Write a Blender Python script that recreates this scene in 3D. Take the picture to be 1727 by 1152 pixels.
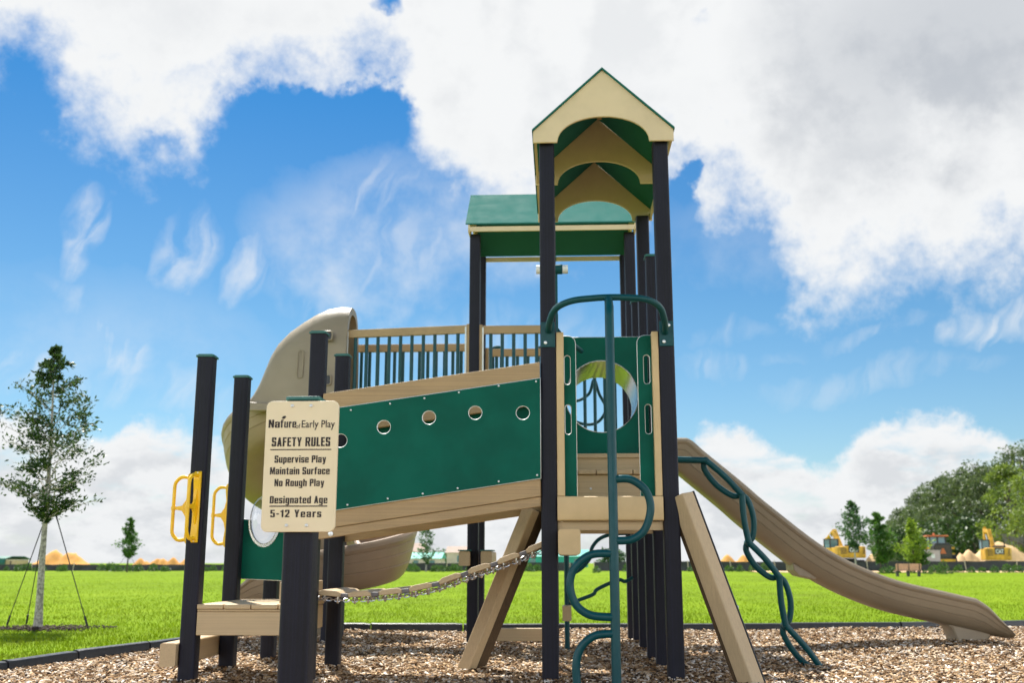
import bpy, bmesh, math, random
import numpy as np
from mathutils import Vector, Matrix, Quaternion
R = math.radians
for o in list(bpy.data.objects): bpy.data.objects.remove(o)
S = bpy.context.scene
COL = S.collection
random.seed(7); RNG = np.random.default_rng(7)

# ------------------------------------------------------------------ camera
cam = bpy.data.cameras.new('camera'); cam_o = bpy.data.objects.new('camera', cam); COL.objects.link(cam_o)
cam.sensor_width = 36.0; cam.lens = 1760 * 36 / 1727
cam.clip_start = 0.05; cam.clip_end = 8000
cam_o.location = (0, 0, 0.86)
cam_o.rotation_euler = (R(90 + 12.0), 0, R(2.6))
cam.dof.use_dof = True; cam.dof.focus_distance = 5.9; cam.dof.aperture_fstop = 3.3
S.camera = cam_o
S.view_settings.view_transform = 'Standard'; S.view_settings.look = 'None'
S.view_settings.gamma = 1.0; S.view_settings.exposure = 0.95
S.cycles.max_bounces = 8; S.cycles.transparent_max_bounces = 16

# ------------------------------------------------------------------ sun
SUN_EL, SUN_AZ = 58.0, -24.0          # azimuth from +Y towards +X
sun = bpy.data.lights.new('sun', 'SUN'); sun.energy = 5.0; sun.angle = R(0.5); sun.color = (1.0, .955, .88)
sun_o = bpy.data.objects.new('sun', sun); COL.objects.link(sun_o)
sd = Vector((math.sin(R(SUN_AZ)) * math.cos(R(SUN_EL)), math.cos(R(SUN_AZ)) * math.cos(R(SUN_EL)), math.sin(R(SUN_EL))))
sun_o.rotation_euler = sd.to_track_quat('Z', 'Y').to_euler(); sun_o.location = (0, 10, 20)

# ------------------------------------------------------------------ sky with clouds (all in world directions)
class NB:
    def __init__(s, nt): s.nt = nt
    def node(s, t, **k):
        n = s.nt.nodes.new(t)
        for a, v in k.items(): setattr(n, a, v)
        return n
    def put(s, sock, v):
        if isinstance(v, bpy.types.NodeSocket): s.nt.links.new(v, sock)
        else: sock.default_value = v
    def m(s, op, a, b=0.0, c=0.0, clamp=False):
        n = s.node('ShaderNodeMath', operation=op, use_clamp=clamp)
        s.put(n.inputs[0], a); s.put(n.inputs[1], b); s.put(n.inputs[2], c)
        return n.outputs[0]
    def add(s, a, b): return s.m('ADD', a, b)
    def sub(s, a, b): return s.m('SUBTRACT', a, b)
    def mul(s, a, b): return s.m('MULTIPLY', a, b)
    def maxi(s, a, b): return s.m('MAXIMUM', a, b)
    def smooth(s, v, lo, hi, t0=0.0, t1=1.0):
        n = s.node('ShaderNodeMapRange', interpolation_type='SMOOTHSTEP')
        s.put(n.inputs['Value'], v); n.inputs['From Min'].default_value = lo; n.inputs['From Max'].default_value = hi
        n.inputs['To Min'].default_value = t0; n.inputs['To Max'].default_value = t1
        return n.outputs[0]
    def lin(s, v, lo, hi, t0=0.0, t1=1.0):
        n = s.node('ShaderNodeMapRange')
        s.put(n.inputs['Value'], v); n.inputs['From Min'].default_value = lo; n.inputs['From Max'].default_value = hi
        n.inputs['To Min'].default_value = t0; n.inputs['To Max'].default_value = t1
        return n.outputs[0]
    def noise(s, vec, scale, detail=6, rough=.55, dist=0.0):
        n = s.node('ShaderNodeTexNoise'); s.put(n.inputs['Vector'], vec)
        n.inputs['Scale'].default_value = scale; n.inputs['Detail'].default_value = detail
        n.inputs['Roughness'].default_value = rough; n.inputs['Distortion'].default_value = dist
        return n.outputs['Fac']
    def comb(s, x, y, z):
        n = s.node('ShaderNodeCombineXYZ')
        for i, v in enumerate((x, y, z)): s.put(n.inputs[i], v)
        return n.outputs[0]
    def mix(s, f, a, b):
        n = s.node('ShaderNodeMix', data_type='RGBA')
        s.put(n.inputs[0], f); s.put(n.inputs[6], a); s.put(n.inputs[7], b)
        return n.outputs[2]
    def curve(s, v, pts):
        n = s.node('ShaderNodeFloatCurve'); c = n.mapping.curves[0]
        for i, (x, y) in enumerate(pts):
            if i < 2: c.points[i].location = (x, y)
            else: c.points.new(x, y)
        n.mapping.update(); s.put(n.inputs['Value'], v)
        return n.outputs[0]

def build_world():
    w = bpy.data.worlds.new('World'); S.world = w; w.use_nodes = True
    nt = w.node_tree; nt.nodes.clear(); b = NB(nt)
    sky = b.node('ShaderNodeTexSky', sky_type='NISHITA', sun_disc=False)
    sky.sun_elevation = R(SUN_EL); sky.sun_rotation = R(SUN_AZ); sky.air_density = 1.0; sky.dust_density = .6; sky.ozone_density = 2.5
    tc = b.node('ShaderNodeTexCoord'); d = tc.outputs['Generated']
    sp = b.node('ShaderNodeSeparateXYZ'); b.put(sp.inputs[0], d); x, y, z = sp.outputs
    az0 = b.mul(b.m('ARCTAN2', x, y), 57.2958); el0 = b.mul(b.m('ARCSINE', z), 57.2958)
    # warp the angular coordinates so no outline stays smooth
    big = b.noise(d, 7.0, 3); n2 = b.noise(b.comb(y, z, x), 9.0, 7, .6); n3 = b.noise(d, 16.0, 8, .62); n4 = b.noise(b.comb(z, x, y), 34.0, 7, .65); n5 = b.noise(b.comb(x, z, y), 90.0, 5, .65)
    az = b.add(az0, b.add(b.mul(b.sub(big, .5), 4.0), b.mul(b.sub(n2, .5), 5.0)))
    el = b.add(el0, b.add(b.mul(b.sub(n2, .5), 5.0), b.mul(b.sub(n3, .5), 4.2)))
    fb = b.add(b.mul(b.sub(n3, .5), 1.35), b.add(b.mul(b.sub(n4, .5), .70), b.mul(b.sub(n5, .5), .25)))
    def blob(a0, e0, ra, re, A=az, E=el, rot=0):
        dx = b.sub(A, a0); dy = b.sub(E, e0)
        if rot:
            c, s_ = math.cos(R(rot)), math.sin(R(rot))
            u = b.add(b.mul(dx, c), b.mul(dy, s_)); v = b.sub(b.mul(dy, c), b.mul(dx, s_))
        else: u, v = dx, dy
        u = b.mul(u, 1 / ra); v = b.mul(v, 1 / re)
        return b.m('MAXIMUM', b.sub(1.0, b.add(b.mul(u, u), b.mul(v, v))), 0.0)
    # the great cloud: everything above a ragged lower edge
    edge = [(-60, 21), (-45, 23), (-33, 25.2), (-30.6, 24.3), (-29, 24.6), (-27.7, 23.2), (-26.4, 22.2), (-24.6, 21.8), (-22.7, 21.4), (-20.7, 21.2), (-19.2, 23.0),
            (-18.2, 24.7), (-15, 25.0), (-12.5, 24.9), (-10.6, 25.2), (-9.4, 23.4), (-8.0, 20.8), (-5.4, 18.7), (-2.4, 17.7), (2, 18.1), (6.7, 19.9), (8.7, 18.3),
            (10.1, 18.9), (12.2, 17.6), (13.3, 15.6), (14.9, 13.6), (17.3, 13.7), (19.8, 15.3), (21.4, 13.9), (23.4, 15.0), (25.5, 12.6), (32, 14), (50, 20), (70, 18)]
    e = b.mul(b.curve(b.lin(az, -90, 90), [(0, .4)] + [((a + 90) / 180, v / 60) for a, v in edge] + [(1, .38)]), 60)
    f = b.add(b.mul(b.sub(el, e), .16), fb)
    holes = [(8.6, 28.3, 1.6, 1.9), (-5.6, 29.9, 2.4, 1.2), (-10.5, 29.4, 1.6, .9), (-16.2, 22.8, 4.4, 2.9), (-11.8, 23.9, 3.8, 2.0), (7.0, 19.4, 1.2, 1.6)]
    for h in holes: f = b.sub(f, b.mul(blob(*h), .90))
    for h in [(-14.8, 22.6, 1.0, 1.7), (-20.5, 23.4, 3.0, 1.6), (-25.4, 15.9, .9, 1.8)]: f = b.add(f, b.mul(blob(*h), .35))
    a_main = b.smooth(f, -.42, .62)
    a_main = b.mul(a_main, b.smooth(el0, 36, 62, 1.0, .25))  # thinned overhead, out of view, to keep the ground shade darker
    # heaped clouds along the horizon
    top = [(-60, 8), (-45, 6), (-33, 7.6), (-28.9, 7.6), (-27.3, 7.3), (-25.6, 6.3), (-24.3, 6.2), (-23.4, 7.5), (-21.4, 7.7), (-20.1, 6.9), (-18.3, 6.2), (-15.8, 5.0), (-11, 4.2), (-6.2, 3.4),
           (-2.1, 3.2), (1.8, 3.6), (6.3, 6.0), (8.3, 7.1), (10.1, 6.8), (12, 6.2), (14.3, 5.3), (15.6, 6.0), (17.7, 7.6), (19.2, 7.9), (21.1, 7.5), (22.6, 6.3), (24.2, 5.2), (32, 7), (50, 6), (70, 9)]
    t = b.mul(b.curve(b.lin(az, -90, 90), [(0, .25)] + [((a + 90) / 180, v / 30) for a, v in top] + [(1, .25)]), 30)
    fh = b.add(b.mul(b.sub(t, b.add(el0, b.mul(b.sub(n3, .5), 3.0))), .42), b.add(b.mul(b.sub(n4, .5), .9), b.mul(b.sub(n5, .5), .5)))
    a_hor = b.smooth(fh, -.12, .40)
    gaps = b.smooth(b.noise(b.comb(x, y, b.mul(z, 3.0)), 12.0, 6, .6), .50, .68)
    a_hor = b.mul(a_hor, b.sub(1.0, b.mul(gaps, b.smooth(el0, .3, 6, .25, .55))))
    # thin wisps
    azw = b.add(az0, b.mul(b.sub(big, .5), 7.0)); elw = b.add(el0, b.mul(b.sub(n2, .5), 5.0))
    wis = [(-25.6, 16.9, 1.1, 2.6, -20, .75), (-26.2, 14.9, .7, 1.6, -20, .5), (-20.6, 16.0, 1.5, 3.0, -28, .75), (-17.6, 15.4, 1.2, 2.8, -30, .7), (-11, 19.2, 5.0, 2.8, 12, .40), (-8.5, 16.5, 5.5, 2.4, 8, .42), (-13, 15.0, 4, 2.5, 0, .35),
           (-23.4, 10.4, 1.9, 1.5, 0, .7), (-27, 9.4, 6, 1.6, -12, .45), (-21, 8.6, 4.5, 1.5, -15, .4), (-25, 12.2, 3.4, .8, -32, .45), (21.8, 11.4, 2.0, 1.0, 12, .75), (24.2, 11.9, 1.6, 1.4, 0, .6), (8.6, 10.4, 2.4, 1.2, 0, .3), (10, 12.3, 3, .7, 10, .2), (16, 11.3, 6, .5, 9, .22), (17, 9.2, 7, .9, 4, .25), (-3, 12, 8, 2, 0, .3)]
    a_w = None
    for (a0, e0, ra, re, rot, s_) in wis:
        q = b.mul(blob(a0, e0, ra, re, azw, elw, rot), s_); a_w = q if a_w is None else b.maxi(a_w, q)
    streak = b.noise(b.comb(b.mul(b.add(azw, b.mul(elw, -.45)), .55), b.mul(b.add(elw, b.mul(azw, .45)), .13), 0.0), 1.5, 5, .52, .5)
    a_w = b.mul(a_w, b.smooth(b.add(streak, b.mul(b.sub(n4, .5), .25)), .30, .74, .0, 1.25))
    hz = b.m('MINIMUM', b.add(b.mul(blob(-8.5, 18.0, 9.5, 4.6), 1.15), b.add(b.mul(blob(-24, 11.5, 9, 3.5), .40), b.mul(blob(10, 17.0, 6, 3.0), .40))), 1.0)
    hz = b.mul(hz, b.smooth(b.add(b.mul(n3, .5), b.mul(n2, .5)), .30, .66, .05, .62))
    a_w = b.m('MINIMUM', b.maxi(b.mul(a_w, .85), hz), .8)
    # behind and beside the viewer: unseen broken cumulus, added as front fill
    side = b.smooth(b.m('ABSOLUTE', az0), 44, 62)
    a_back = b.smooth(b.add(b.mul(b.sub(big, .5), 2.2), b.add(fb, b.lin(el0, 8, 60, .30, -.42))), -.05, .4)
    def lerp(p, q, k): return b.add(b.mul(p, b.sub(1.0, k)), b.mul(q, k))
    a_front = b.maxi(b.maxi(a_main, a_hor), a_w)
    a_all = lerp(a_front, a_back, side)
    # cloud tone: thick undersides grey, edges white; low clouds behind the viewer boosted as front fill
    gr = b.add(b.mul(blob(22, 26, 13, 7.5), .70), b.add(b.mul(blob(16.5, 19.5, 7.5, 2.6), .55), b.add(b.mul(blob(-15, 27.5, 6, 3.0), .22), b.mul(blob(5, 24.0, 6, 2.0), .12))))
    thick = b.smooth(f, .35, 1.6)
    gr = b.mul(b.m('MINIMUM', gr, 1.0), thick)
    gr = b.add(gr, b.mul(thick, b.mul(b.smooth(n2, .46, .62), .22)))
    gh = b.mul(b.smooth(b.sub(t, b.add(el0, b.mul(b.sub(n3, .5), 5.0))), .3, 2.6), b.smooth(b.noise(b.comb(x, y, b.mul(z, 2.0)), 17.0, 8, .62), .40, .60, .18, 1.0))
    gh = b.mul(gh, b.sub(1.0, b.smooth(el0, 9, 12)))
    gr = b.m('MINIMUM', b.maxi(gr, b.mul(gh, .48)), 1.0)
    tone = b.mix(gr, (.475, .482, .486, 1), (.265, .283, .31, 1))
    lowb = b.smooth(el0, 30, 58, 1.0, 0.0)
    k = b.add(1.0, b.mul(b.mul(side, lowb), CLOUD_FILL))
    bright = b.node('ShaderNodeVectorMath', operation='SCALE'); b.put(bright.inputs[0], tone); b.put(bright.inputs['Scale'], k)
    # sky tint
    grad = b.node('ShaderNodeValToRGB'); b.put(grad.inputs[0], b.lin(el0, -2, 34)); cr = grad.color_ramp
    cr.elements[0].position = 0; cr.elements[0].color = (.95, 1.04, 1.05, 1); cr.elements[1].position = .80; cr.elements[1].color = SKY_TINT; ce = cr.elements.new(.42); ce.color = (.50, .84, .98, 1)
    tint = b.node('ShaderNodeMix', data_type='RGBA', blend_type='MULTIPLY'); tint.inputs[0].default_value = 1
    b.put(tint.inputs[6], sky.outputs[0]); b.put(tint.inputs[7], grad.outputs[0])
    bg1 = b.node('ShaderNodeBackground'); b.put(bg1.inputs[0], tint.outputs[2]); bg1.inputs[1].default_value = SKY_STR
    bg2 = b.node('ShaderNodeBackground'); b.put(bg2.inputs[0], bright.outputs[0]); bg2.inputs[1].default_value = 1.0
    mx = b.node('ShaderNodeMixShader'); b.put(mx.inputs[0], a_all); nt.links.new(bg1.outputs[0], mx.inputs[1]); nt.links.new(bg2.outputs[0], mx.inputs[2])
    out = b.node('ShaderNodeOutputWorld'); nt.links.new(mx.outputs[0], out.inputs[0])
SKY_STR = .06; SKY_TINT = (.135, .60, .95, 1); CLOUD_FILL = 2.6
build_world()
S.world.cycles.sampling_method = 'MANUAL'; S.world.cycles.sample_map_resolution = 1024

# ------------------------------------------------------------------ materials
def new_mat(name):
    m = bpy.data.materials.new(name); m.use_nodes = True; nt = m.node_tree; nt.nodes.clear()
    b = NB(nt); p = b.node('ShaderNodeBsdfPrincipled'); o = b.node('ShaderNodeOutputMaterial'); nt.links.new(p.outputs[0], o.inputs[0])
    return m, b, p, o
def sc3(c, k): return (c[0] * k, c[1] * k, c[2] * k, 1)
def coords(b, scale=(1, 1, 1)):
    tc = b.node('ShaderNodeTexCoord'); mp = b.node('ShaderNodeMapping'); b.put(mp.inputs[0], tc.outputs['Object']); mp.inputs['Scale'].default_value = scale
    return mp.outputs[0]
def plain(name, col, rough=.5, var=.15, nscale=6, bump=.1, bscale=120, metal=0, spec=.5):
    m, b, p, o = new_mat(name); v = coords(b)
    n = b.noise(v, nscale, 5, .6)
    b.put(p.inputs['Base Color'], b.mix(b.smooth(n, .3, .7), sc3(col, 1 - var), sc3(col, 1 + var)))
    p.inputs['Roughness'].default_value = rough; p.inputs['Metallic'].default_value = metal; p.inputs['Specular IOR Level'].default_value = spec
    b.put(p.inputs['Roughness'], b.lin(b.noise(v, nscale * 3, 4), .3, .7, max(rough - .08, .02), rough + .08))
    if bump:
        bn = b.node('ShaderNodeBump'); bn.inputs['Strength'].default_value = bump; bn.inputs['Distance'].default_value = .01
        b.put(bn.inputs['Height'], b.noise(v, bscale, 3)); nt = m.node_tree; nt.links.new(bn.outputs[0], p.inputs['Normal'])
    return m
def grain(name, col, axis, rough=.5, var=.18, dens=55, bump=.25, spec=.35):
    m, b, p, o = new_mat(name)
    s = [dens] * 3; s[axis] = .5
    v = coords(b, s); n = b.noise(v, 1.0, 5, .65)
    w = coords(b); n2 = b.noise(w, 2.5, 4); sp = b.noise(w, 260, 2)
    k = b.add(b.add(b.mul(n, .7), b.mul(n2, .3)), b.mul(b.sub(sp, .5), .35))
    b.put(p.inputs['Base Color'], b.mix(b.smooth(k, .3, .7), sc3(col, 1 - var), sc3(col, 1 + var)))
    b.put(p.inputs['Roughness'], b.lin(n, .3, .7, rough - .1, rough + .1)); p.inputs['Specular IOR Level'].default_value = spec
    bn = b.node('ShaderNodeBump'); bn.inputs['Strength'].default_value = bump; bn.inputs['Distance'].default_value = .006
    b.put(bn.inputs['Height'], b.add(n, b.mul(sp, .4))); m.node_tree.links.new(bn.outputs[0], p.inputs['Normal'])
    return m
def leafy(name, c1, c2, c3, trans=.35, rough=.5, patch=None):
    m, b, p, o = new_mat(name)
    g = b.node('ShaderNodeNewGeometry'); r = b.node('ShaderNodeValToRGB'); b.put(r.inputs[0], g.outputs['Random Per Island']); cr = r.color_ramp
    cr.elements[0].color = (*c1, 1); cr.elements[1].color = (*c3, 1); e = cr.elements.new(.5); e.color = (*c2, 1)
    rc = r.outputs[0]
    if patch:
        q = b.noise(g.outputs['Position'], .35, 5, .65); q2 = b.noise(g.outputs['Position'], 1.7, 4, .6)
        rc = b.mix(b.smooth(b.add(b.mul(q, .6), b.mul(q2, .4)), .44, .66), rc, (*patch, 1))
    b.put(p.inputs['Base Color'], rc); p.inputs['Roughness'].default_value = rough; p.inputs['Specular IOR Level'].default_value = .3 if not patch else .08
    t = b.node('ShaderNodeBsdfTranslucent'); b.put(t.inputs[0], b.mix(.5, rc, sc3((c3[0] * 1.2, c3[1] * 1.3, c3[2] * .6), 1)))
    mx = b.node('ShaderNodeMixShader'); mx.inputs[0].default_value = trans
    nt = m.node_tree; nt.links.new(p.outputs[0], mx.inputs[1]); nt.links.new(t.outputs[0], mx.inputs[2]); nt.links.new(mx.outputs[0], o.inputs[0])
    return m
TAN = (.50, .365, .205); DARK = (.0075, .0075, .0155)
M = {}
for i, a in enumerate('xyz'):
    M['tan_' + a] = grain('tan_board_' + a, TAN, i, .5, .10, 90)
    M['brown_' + a] = grain('brown_board_' + a, (.40, .27, .135), i, .5, .17, 95)
    M['dark_' + a] = grain('black_lumber_' + a, DARK, i, .5, .6, 110, .5, .26)
M['tan_s'] = plain('smooth_tan_plastic', (.64, .455, .225), .45, .05, 5, .2, 350)
M['cream'] = plain('cream_plastic', (.84, .70, .46), .42, .04, 3, .15, 400)
M['beige'] = plain('beige_gable_plastic', (.70, .555, .34), .45, .05, 4, .25, 300)
M['white_core'] = plain('white_core', (.78, .80, .78), .45, .04, 8, 0)
M['green'] = plain('green_plastic_panel', (.002, .102, .068), .50, .17, 2.2, .25, 350, spec=.12)
M['teal'] = plain('teal_coated_steel', (.003, .062, .070), .36, .06, 9, .08, 150, spec=.28)
M['cap'] = plain('green_cap', (.012, .12, .10), .4, .1, 9, .1)
M['roof'] = plain('green_roof_sheet', (.028, .150, .125), .8, .03, 2, .02, 300, spec=.04)
M['slide'] = plain('tan_moulded_plastic', (.295, .238, .162), .42, .06, 2.5, .15, 420, spec=.4)
M['tube'] = plain('brown_moulded_plastic', (.34, .25, .172), .42, .06, 2.5, .15, 420, spec=.3)  # chute's tan, shifted browner in colour to offset green bounce from the lawn
M['yellow'] = plain('yellow_plastic', (.92, .55, .008), .35, .05, 9, .06)
M['steel'] = plain('brushed_steel', (.62, .63, .64), .28, .08, 20, .05, metal=1)
M['mirror'] = plain('polished_steel', (.21, .21, .19), .16, .04, 12, .10, 7, metal=1)
M['bolt'] = plain('zinc_bolt', (.72, .72, .72), .35, .1, 60, 0, metal=.6)
M['ink'] = plain('brown_lettering', (.022, .009, .006), .5, .05, 5, 0)
M['black'] = plain('black_plastic', (.012, .013, .017), .38, .2, 6, .2, 60)
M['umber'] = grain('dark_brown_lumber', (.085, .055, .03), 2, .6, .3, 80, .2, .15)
M['rubber'] = plain('grey_sleeve', (.14, .125, .12), .6, .2, 30, .2)
M['strap'] = plain('black_strap', (.006, .007, .006), .6, .1, 30, 0)

# ------------------------------------------------------------------ object helpers
ORG = [Vector((0, 0, 0))]
def tag(o, label=None, cat=None, group=None, kind=None):
    for k, v in (('label', label), ('category', cat), ('group', group), ('kind', kind)):
        if v: o[k] = v
    return o
def thing(name, label, cat, loc=(0, 0, 0), group=None):
    o = bpy.data.objects.new(name, None); COL.objects.link(o); o.location = loc; o.empty_display_size = .2
    ORG[0] = Vector(loc)
    return tag(o, label, cat, group)
def link(name, me, mat, parent=None, smooth=False, bevel=0, sharp=35):
    o = bpy.data.objects.new(name, me); COL.objects.link(o)
    if mat is not None:
        for q in (mat if isinstance(mat, (list, tuple)) else [mat]): me.materials.append(q)
    if smooth:
        me.polygons.foreach_set('use_smooth', [True] * len(me.polygons))
        if sharp: me.set_sharp_from_angle(angle=R(sharp))
    if parent: o.parent = parent
    if bevel:
        bv = o.modifiers.new('bevel', 'BEVEL'); bv.width = bevel; bv.segments = 2; bv.limit_method = 'ANGLE'; bv.angle_limit = R(40)
    return o
class MB:
    def __init__(s): s.v = []; s.f = []
    def add(s, vs, fs):
        n = len(s.v); s.v += [tuple(p) for p in vs]; s.f += [tuple(i + n for i in f) for f in fs]; return s
    def box(s, x0, x1, y0, y1, z0, z1):
        return s.add([(x, y, z) for z in (z0, z1) for x, y in ((x0, y0), (x1, y0), (x1, y1), (x0, y1))],
                     [(3, 2, 1, 0), (4, 5, 6, 7), (0, 1, 5, 4), (1, 2, 6, 5), (2, 3, 7, 6), (3, 0, 4, 7)])
    def bar(s, p, q, w, h, up=(0, 0, 1)):
        p, q = Vector(p), Vector(q); t = (q - p).normalized(); u = Vector(up)
        a = t.cross(u).normalized() * w / 2; c = a.cross(t).normalized() * h / 2
        return s.add([p - a - c, p + a - c, p + a + c, p - a + c, q - a - c, q + a - c, q + a + c, q - a + c],
                     [(0, 1, 2, 3), (7, 6, 5, 4), (0, 4, 5, 1), (1, 5, 6, 2), (2, 6, 7, 3), (3, 7, 4, 0)])
    def prism(s, poly, axis, a, c):        # poly of (u,v) in the plane across axis, extruded from a to c
        def P(u, v, w): return {0: (w, u, v), 1: (u, w, v), 2: (u, v, w)}[axis]
        n = len(poly); vs = [P(u, v, a) for u, v in poly] + [P(u, v, c) for u, v in poly]
        fs = [tuple(range(n)), tuple(range(2 * n - 1, n - 1, -1))] + [(i, i + n, (i + 1) % n + n, (i + 1) % n) for i in range(n)]
        return s.add(vs, fs)
    def tube(s, pts, r, n=12, closed=False, cap=True):
        P = [Vector(p) for p in pts]; L = len(P); rr = r if isinstance(r, (list, tuple)) else [r] * L
        T = []
        for i in range(L):
            a = P[(i - 1) % L] if (closed or i) else P[0]; c = P[(i + 1) % L] if (closed or i < L - 1) else P[-1]
            T.append((c - a).normalized())
        ref = Vector((0, 0, 1)) if abs(T[0].z) < .9 else Vector((1, 0, 0))
        N = (ref - T[0] * ref.dot(T[0])).normalized(); vs = []
        for i in range(L):
            if i: N = (N - T[i] * N.dot(T[i])).normalized()
            B = T[i].cross(N)
            for k in range(n):
                a = 2 * math.pi * k / n; vs.append(P[i] + (N * math.cos(a) + B * math.sin(a)) * rr[i])
        fs = []
        for i in range(L if closed else L - 1):
            j = (i + 1) % L
            fs += [(i * n + k, i * n + (k + 1) % n, j * n + (k + 1) % n, j * n + k) for k in range(n)]
        if cap and not closed: fs += [tuple(range(n - 1, -1, -1)), tuple(range((L - 1) * n, L * n))]
        return s.add(vs, fs)
    def loft(s, secs, closed=True, caps=True):
        n = len(secs[0]); vs = [p for q in secs for p in q]; fs = []
        for i in range(len(secs) - 1):
            for k in range(n if closed else n - 1):
                fs.append((i * n + k, i * n + (k + 1) % n, (i + 1) * n + (k + 1) % n, (i + 1) * n + k))
        if caps: fs += [tuple(range(n - 1, -1, -1)), tuple(range((len(secs) - 1) * n, len(secs) * n))]
        return s.add(vs, fs)
    def lathe(s, prof, n=16, c=(0, 0, 0)):
        vs = [(c[0] + r * math.cos(2 * math.pi * k / n), c[1] + r * math.sin(2 * math.pi * k / n), c[2] + z) for r, z in prof for k in range(n)]
        fs = [(i * n + k, i * n + (k + 1) % n, (i + 1) * n + (k + 1) % n, (i + 1) * n + k) for i in range(len(prof) - 1) for k in range(n)]
        fs += [tuple(range(n - 1, -1, -1)), tuple(range((len(prof) - 1) * n, len(prof) * n))]
        return s.add(vs, fs)
    def build(s, name, mat, parent=None, smooth=False, bevel=0, sharp=35, fix=True):
        me = bpy.data.meshes.new(name); me.from_pydata([Vector(p) - ORG[0] for p in s.v], [], s.f)
        if fix:
            bm = bmesh.new(); bm.from_mesh(me); bmesh.ops.recalc_face_normals(bm, faces=bm.faces); bm.to_mesh(me); bm.free()
        return link(name, me, mat, parent, smooth, bevel, sharp)
def fillet(pts, rad, n=6, closed=False):
    P = [Vector(p) for p in pts]; out = []
    for i, p in enumerate(P):
        if not closed and i in (0, len(P) - 1): out.append(p); continue
        a = P[i - 1] - p; c = P[(i + 1) % len(P)] - p; r = min(rad, a.length * .48, c.length * .48)
        s = p + a.normalized() * r; e = p + c.normalized() * r
        for k in range(n + 1):
            t = k / n; out.append(s * (1 - t) ** 2 + p * 2 * t * (1 - t) + e * t * t)
    return out
def spline(pts, n=8, closed=False):
    P = [Vector(p) for p in pts]; out = []; L = len(P)
    for i in range(L if closed else L - 1):
        if closed: a, p, q, c = P[i - 1], P[i], P[(i + 1) % L], P[(i + 2) % L]
        else: a, p, q, c = P[max(i - 1, 0)], P[i], P[i + 1], P[min(i + 2, L - 1)]
        for k in range(n):
            t = k / n; out.append(.5 * ((2 * p) + (q - a) * t + (2 * a - 5 * p + 4 * q - c) * t * t + (3 * p - a - 3 * q + c) * t ** 3))
    if not closed: out.append(P[-1])
    return out
def circle(cx, cy, r, n=28): return [(cx + r * math.cos(2 * math.pi * k / n), cy + r * math.sin(2 * math.pi * k / n)) for k in range(n)]
def slot(cx, cy, w, h, n=8):
    r = w / 2; o = []
    for k in range(n + 1): a = math.pi * k / n; o.append((cx + r * math.cos(a), cy + h / 2 - r + r * math.sin(a)))
    for k in range(n + 1): a = math.pi + math.pi * k / n; o.append((cx + r * math.cos(a), cy - h / 2 + r + r * math.sin(a)))
    return o
def rrect(x0, x1, y0, y1, r, corners=(1, 1, 1, 1), n=6):   # bl br tr tl
    o = []
    for (cx, cy, a0, on, px, py) in ((x0 + r, y0 + r, 180, corners[0], x0, y0), (x1 - r, y0 + r, 270, corners[1], x1, y0), (x1 - r, y1 - r, 0, corners[2], x1, y1), (x0 + r, y1 - r, 90, corners[3], x0, y1)):
        if on: o += [(cx + r * math.cos(R(a0 + 90 * k / n)), cy + r * math.sin(R(a0 + 90 * k / n))) for k in range(n + 1)]
        else: o.append((px, py))
    return o
def panel(name, loops, t, org, U, V, mats, parent=None):
    """flat sheet of thickness t with real holes; faces get mats[0], cut edges mats[1]"""
    cu = bpy.data.curves.new('c', 'CURVE'); cu.dimensions = '2D'; cu.fill_mode = 'BOTH'; cu.extrude = t / 2 - .004; cu.bevel_depth = .004; cu.bevel_resolution = 0
    for L in loops:
        sp = cu.splines.new('POLY'); sp.points.add(len(L) - 1); sp.use_cyclic_u = True
        for i, (x, y) in enumerate(L): sp.points[i].co = (x, y, 0, 1)
    o = bpy.data.objects.new('c', cu); COL.objects.link(o)
    dg = bpy.context.evaluated_depsgraph_get(); dg.update()
    me = bpy.data.meshes.new_from_object(o.evaluated_get(dg)); bpy.data.objects.remove(o); bpy.data.curves.remove(cu)
    me.name = name; me.materials.clear()
    U, V = Vector(U).normalized(), Vector(V).normalized(); W = U.cross(V)
    idx = [0 if abs(p.normal.z) > .9 else 1 for p in me.polygons]
    mt = Matrix((U, V, W)).transposed().to_4x4(); mt.translation = Vector(org) - ORG[0]
    me.transform(mt)
    for q in mats: me.materials.append(q)
    if len(mats) > 1: me.polygons.foreach_set('material_index', idx)
    o = bpy.data.objects.new(name, me); COL.objects.link(o)
    if parent: o.parent = parent
    return o
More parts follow.
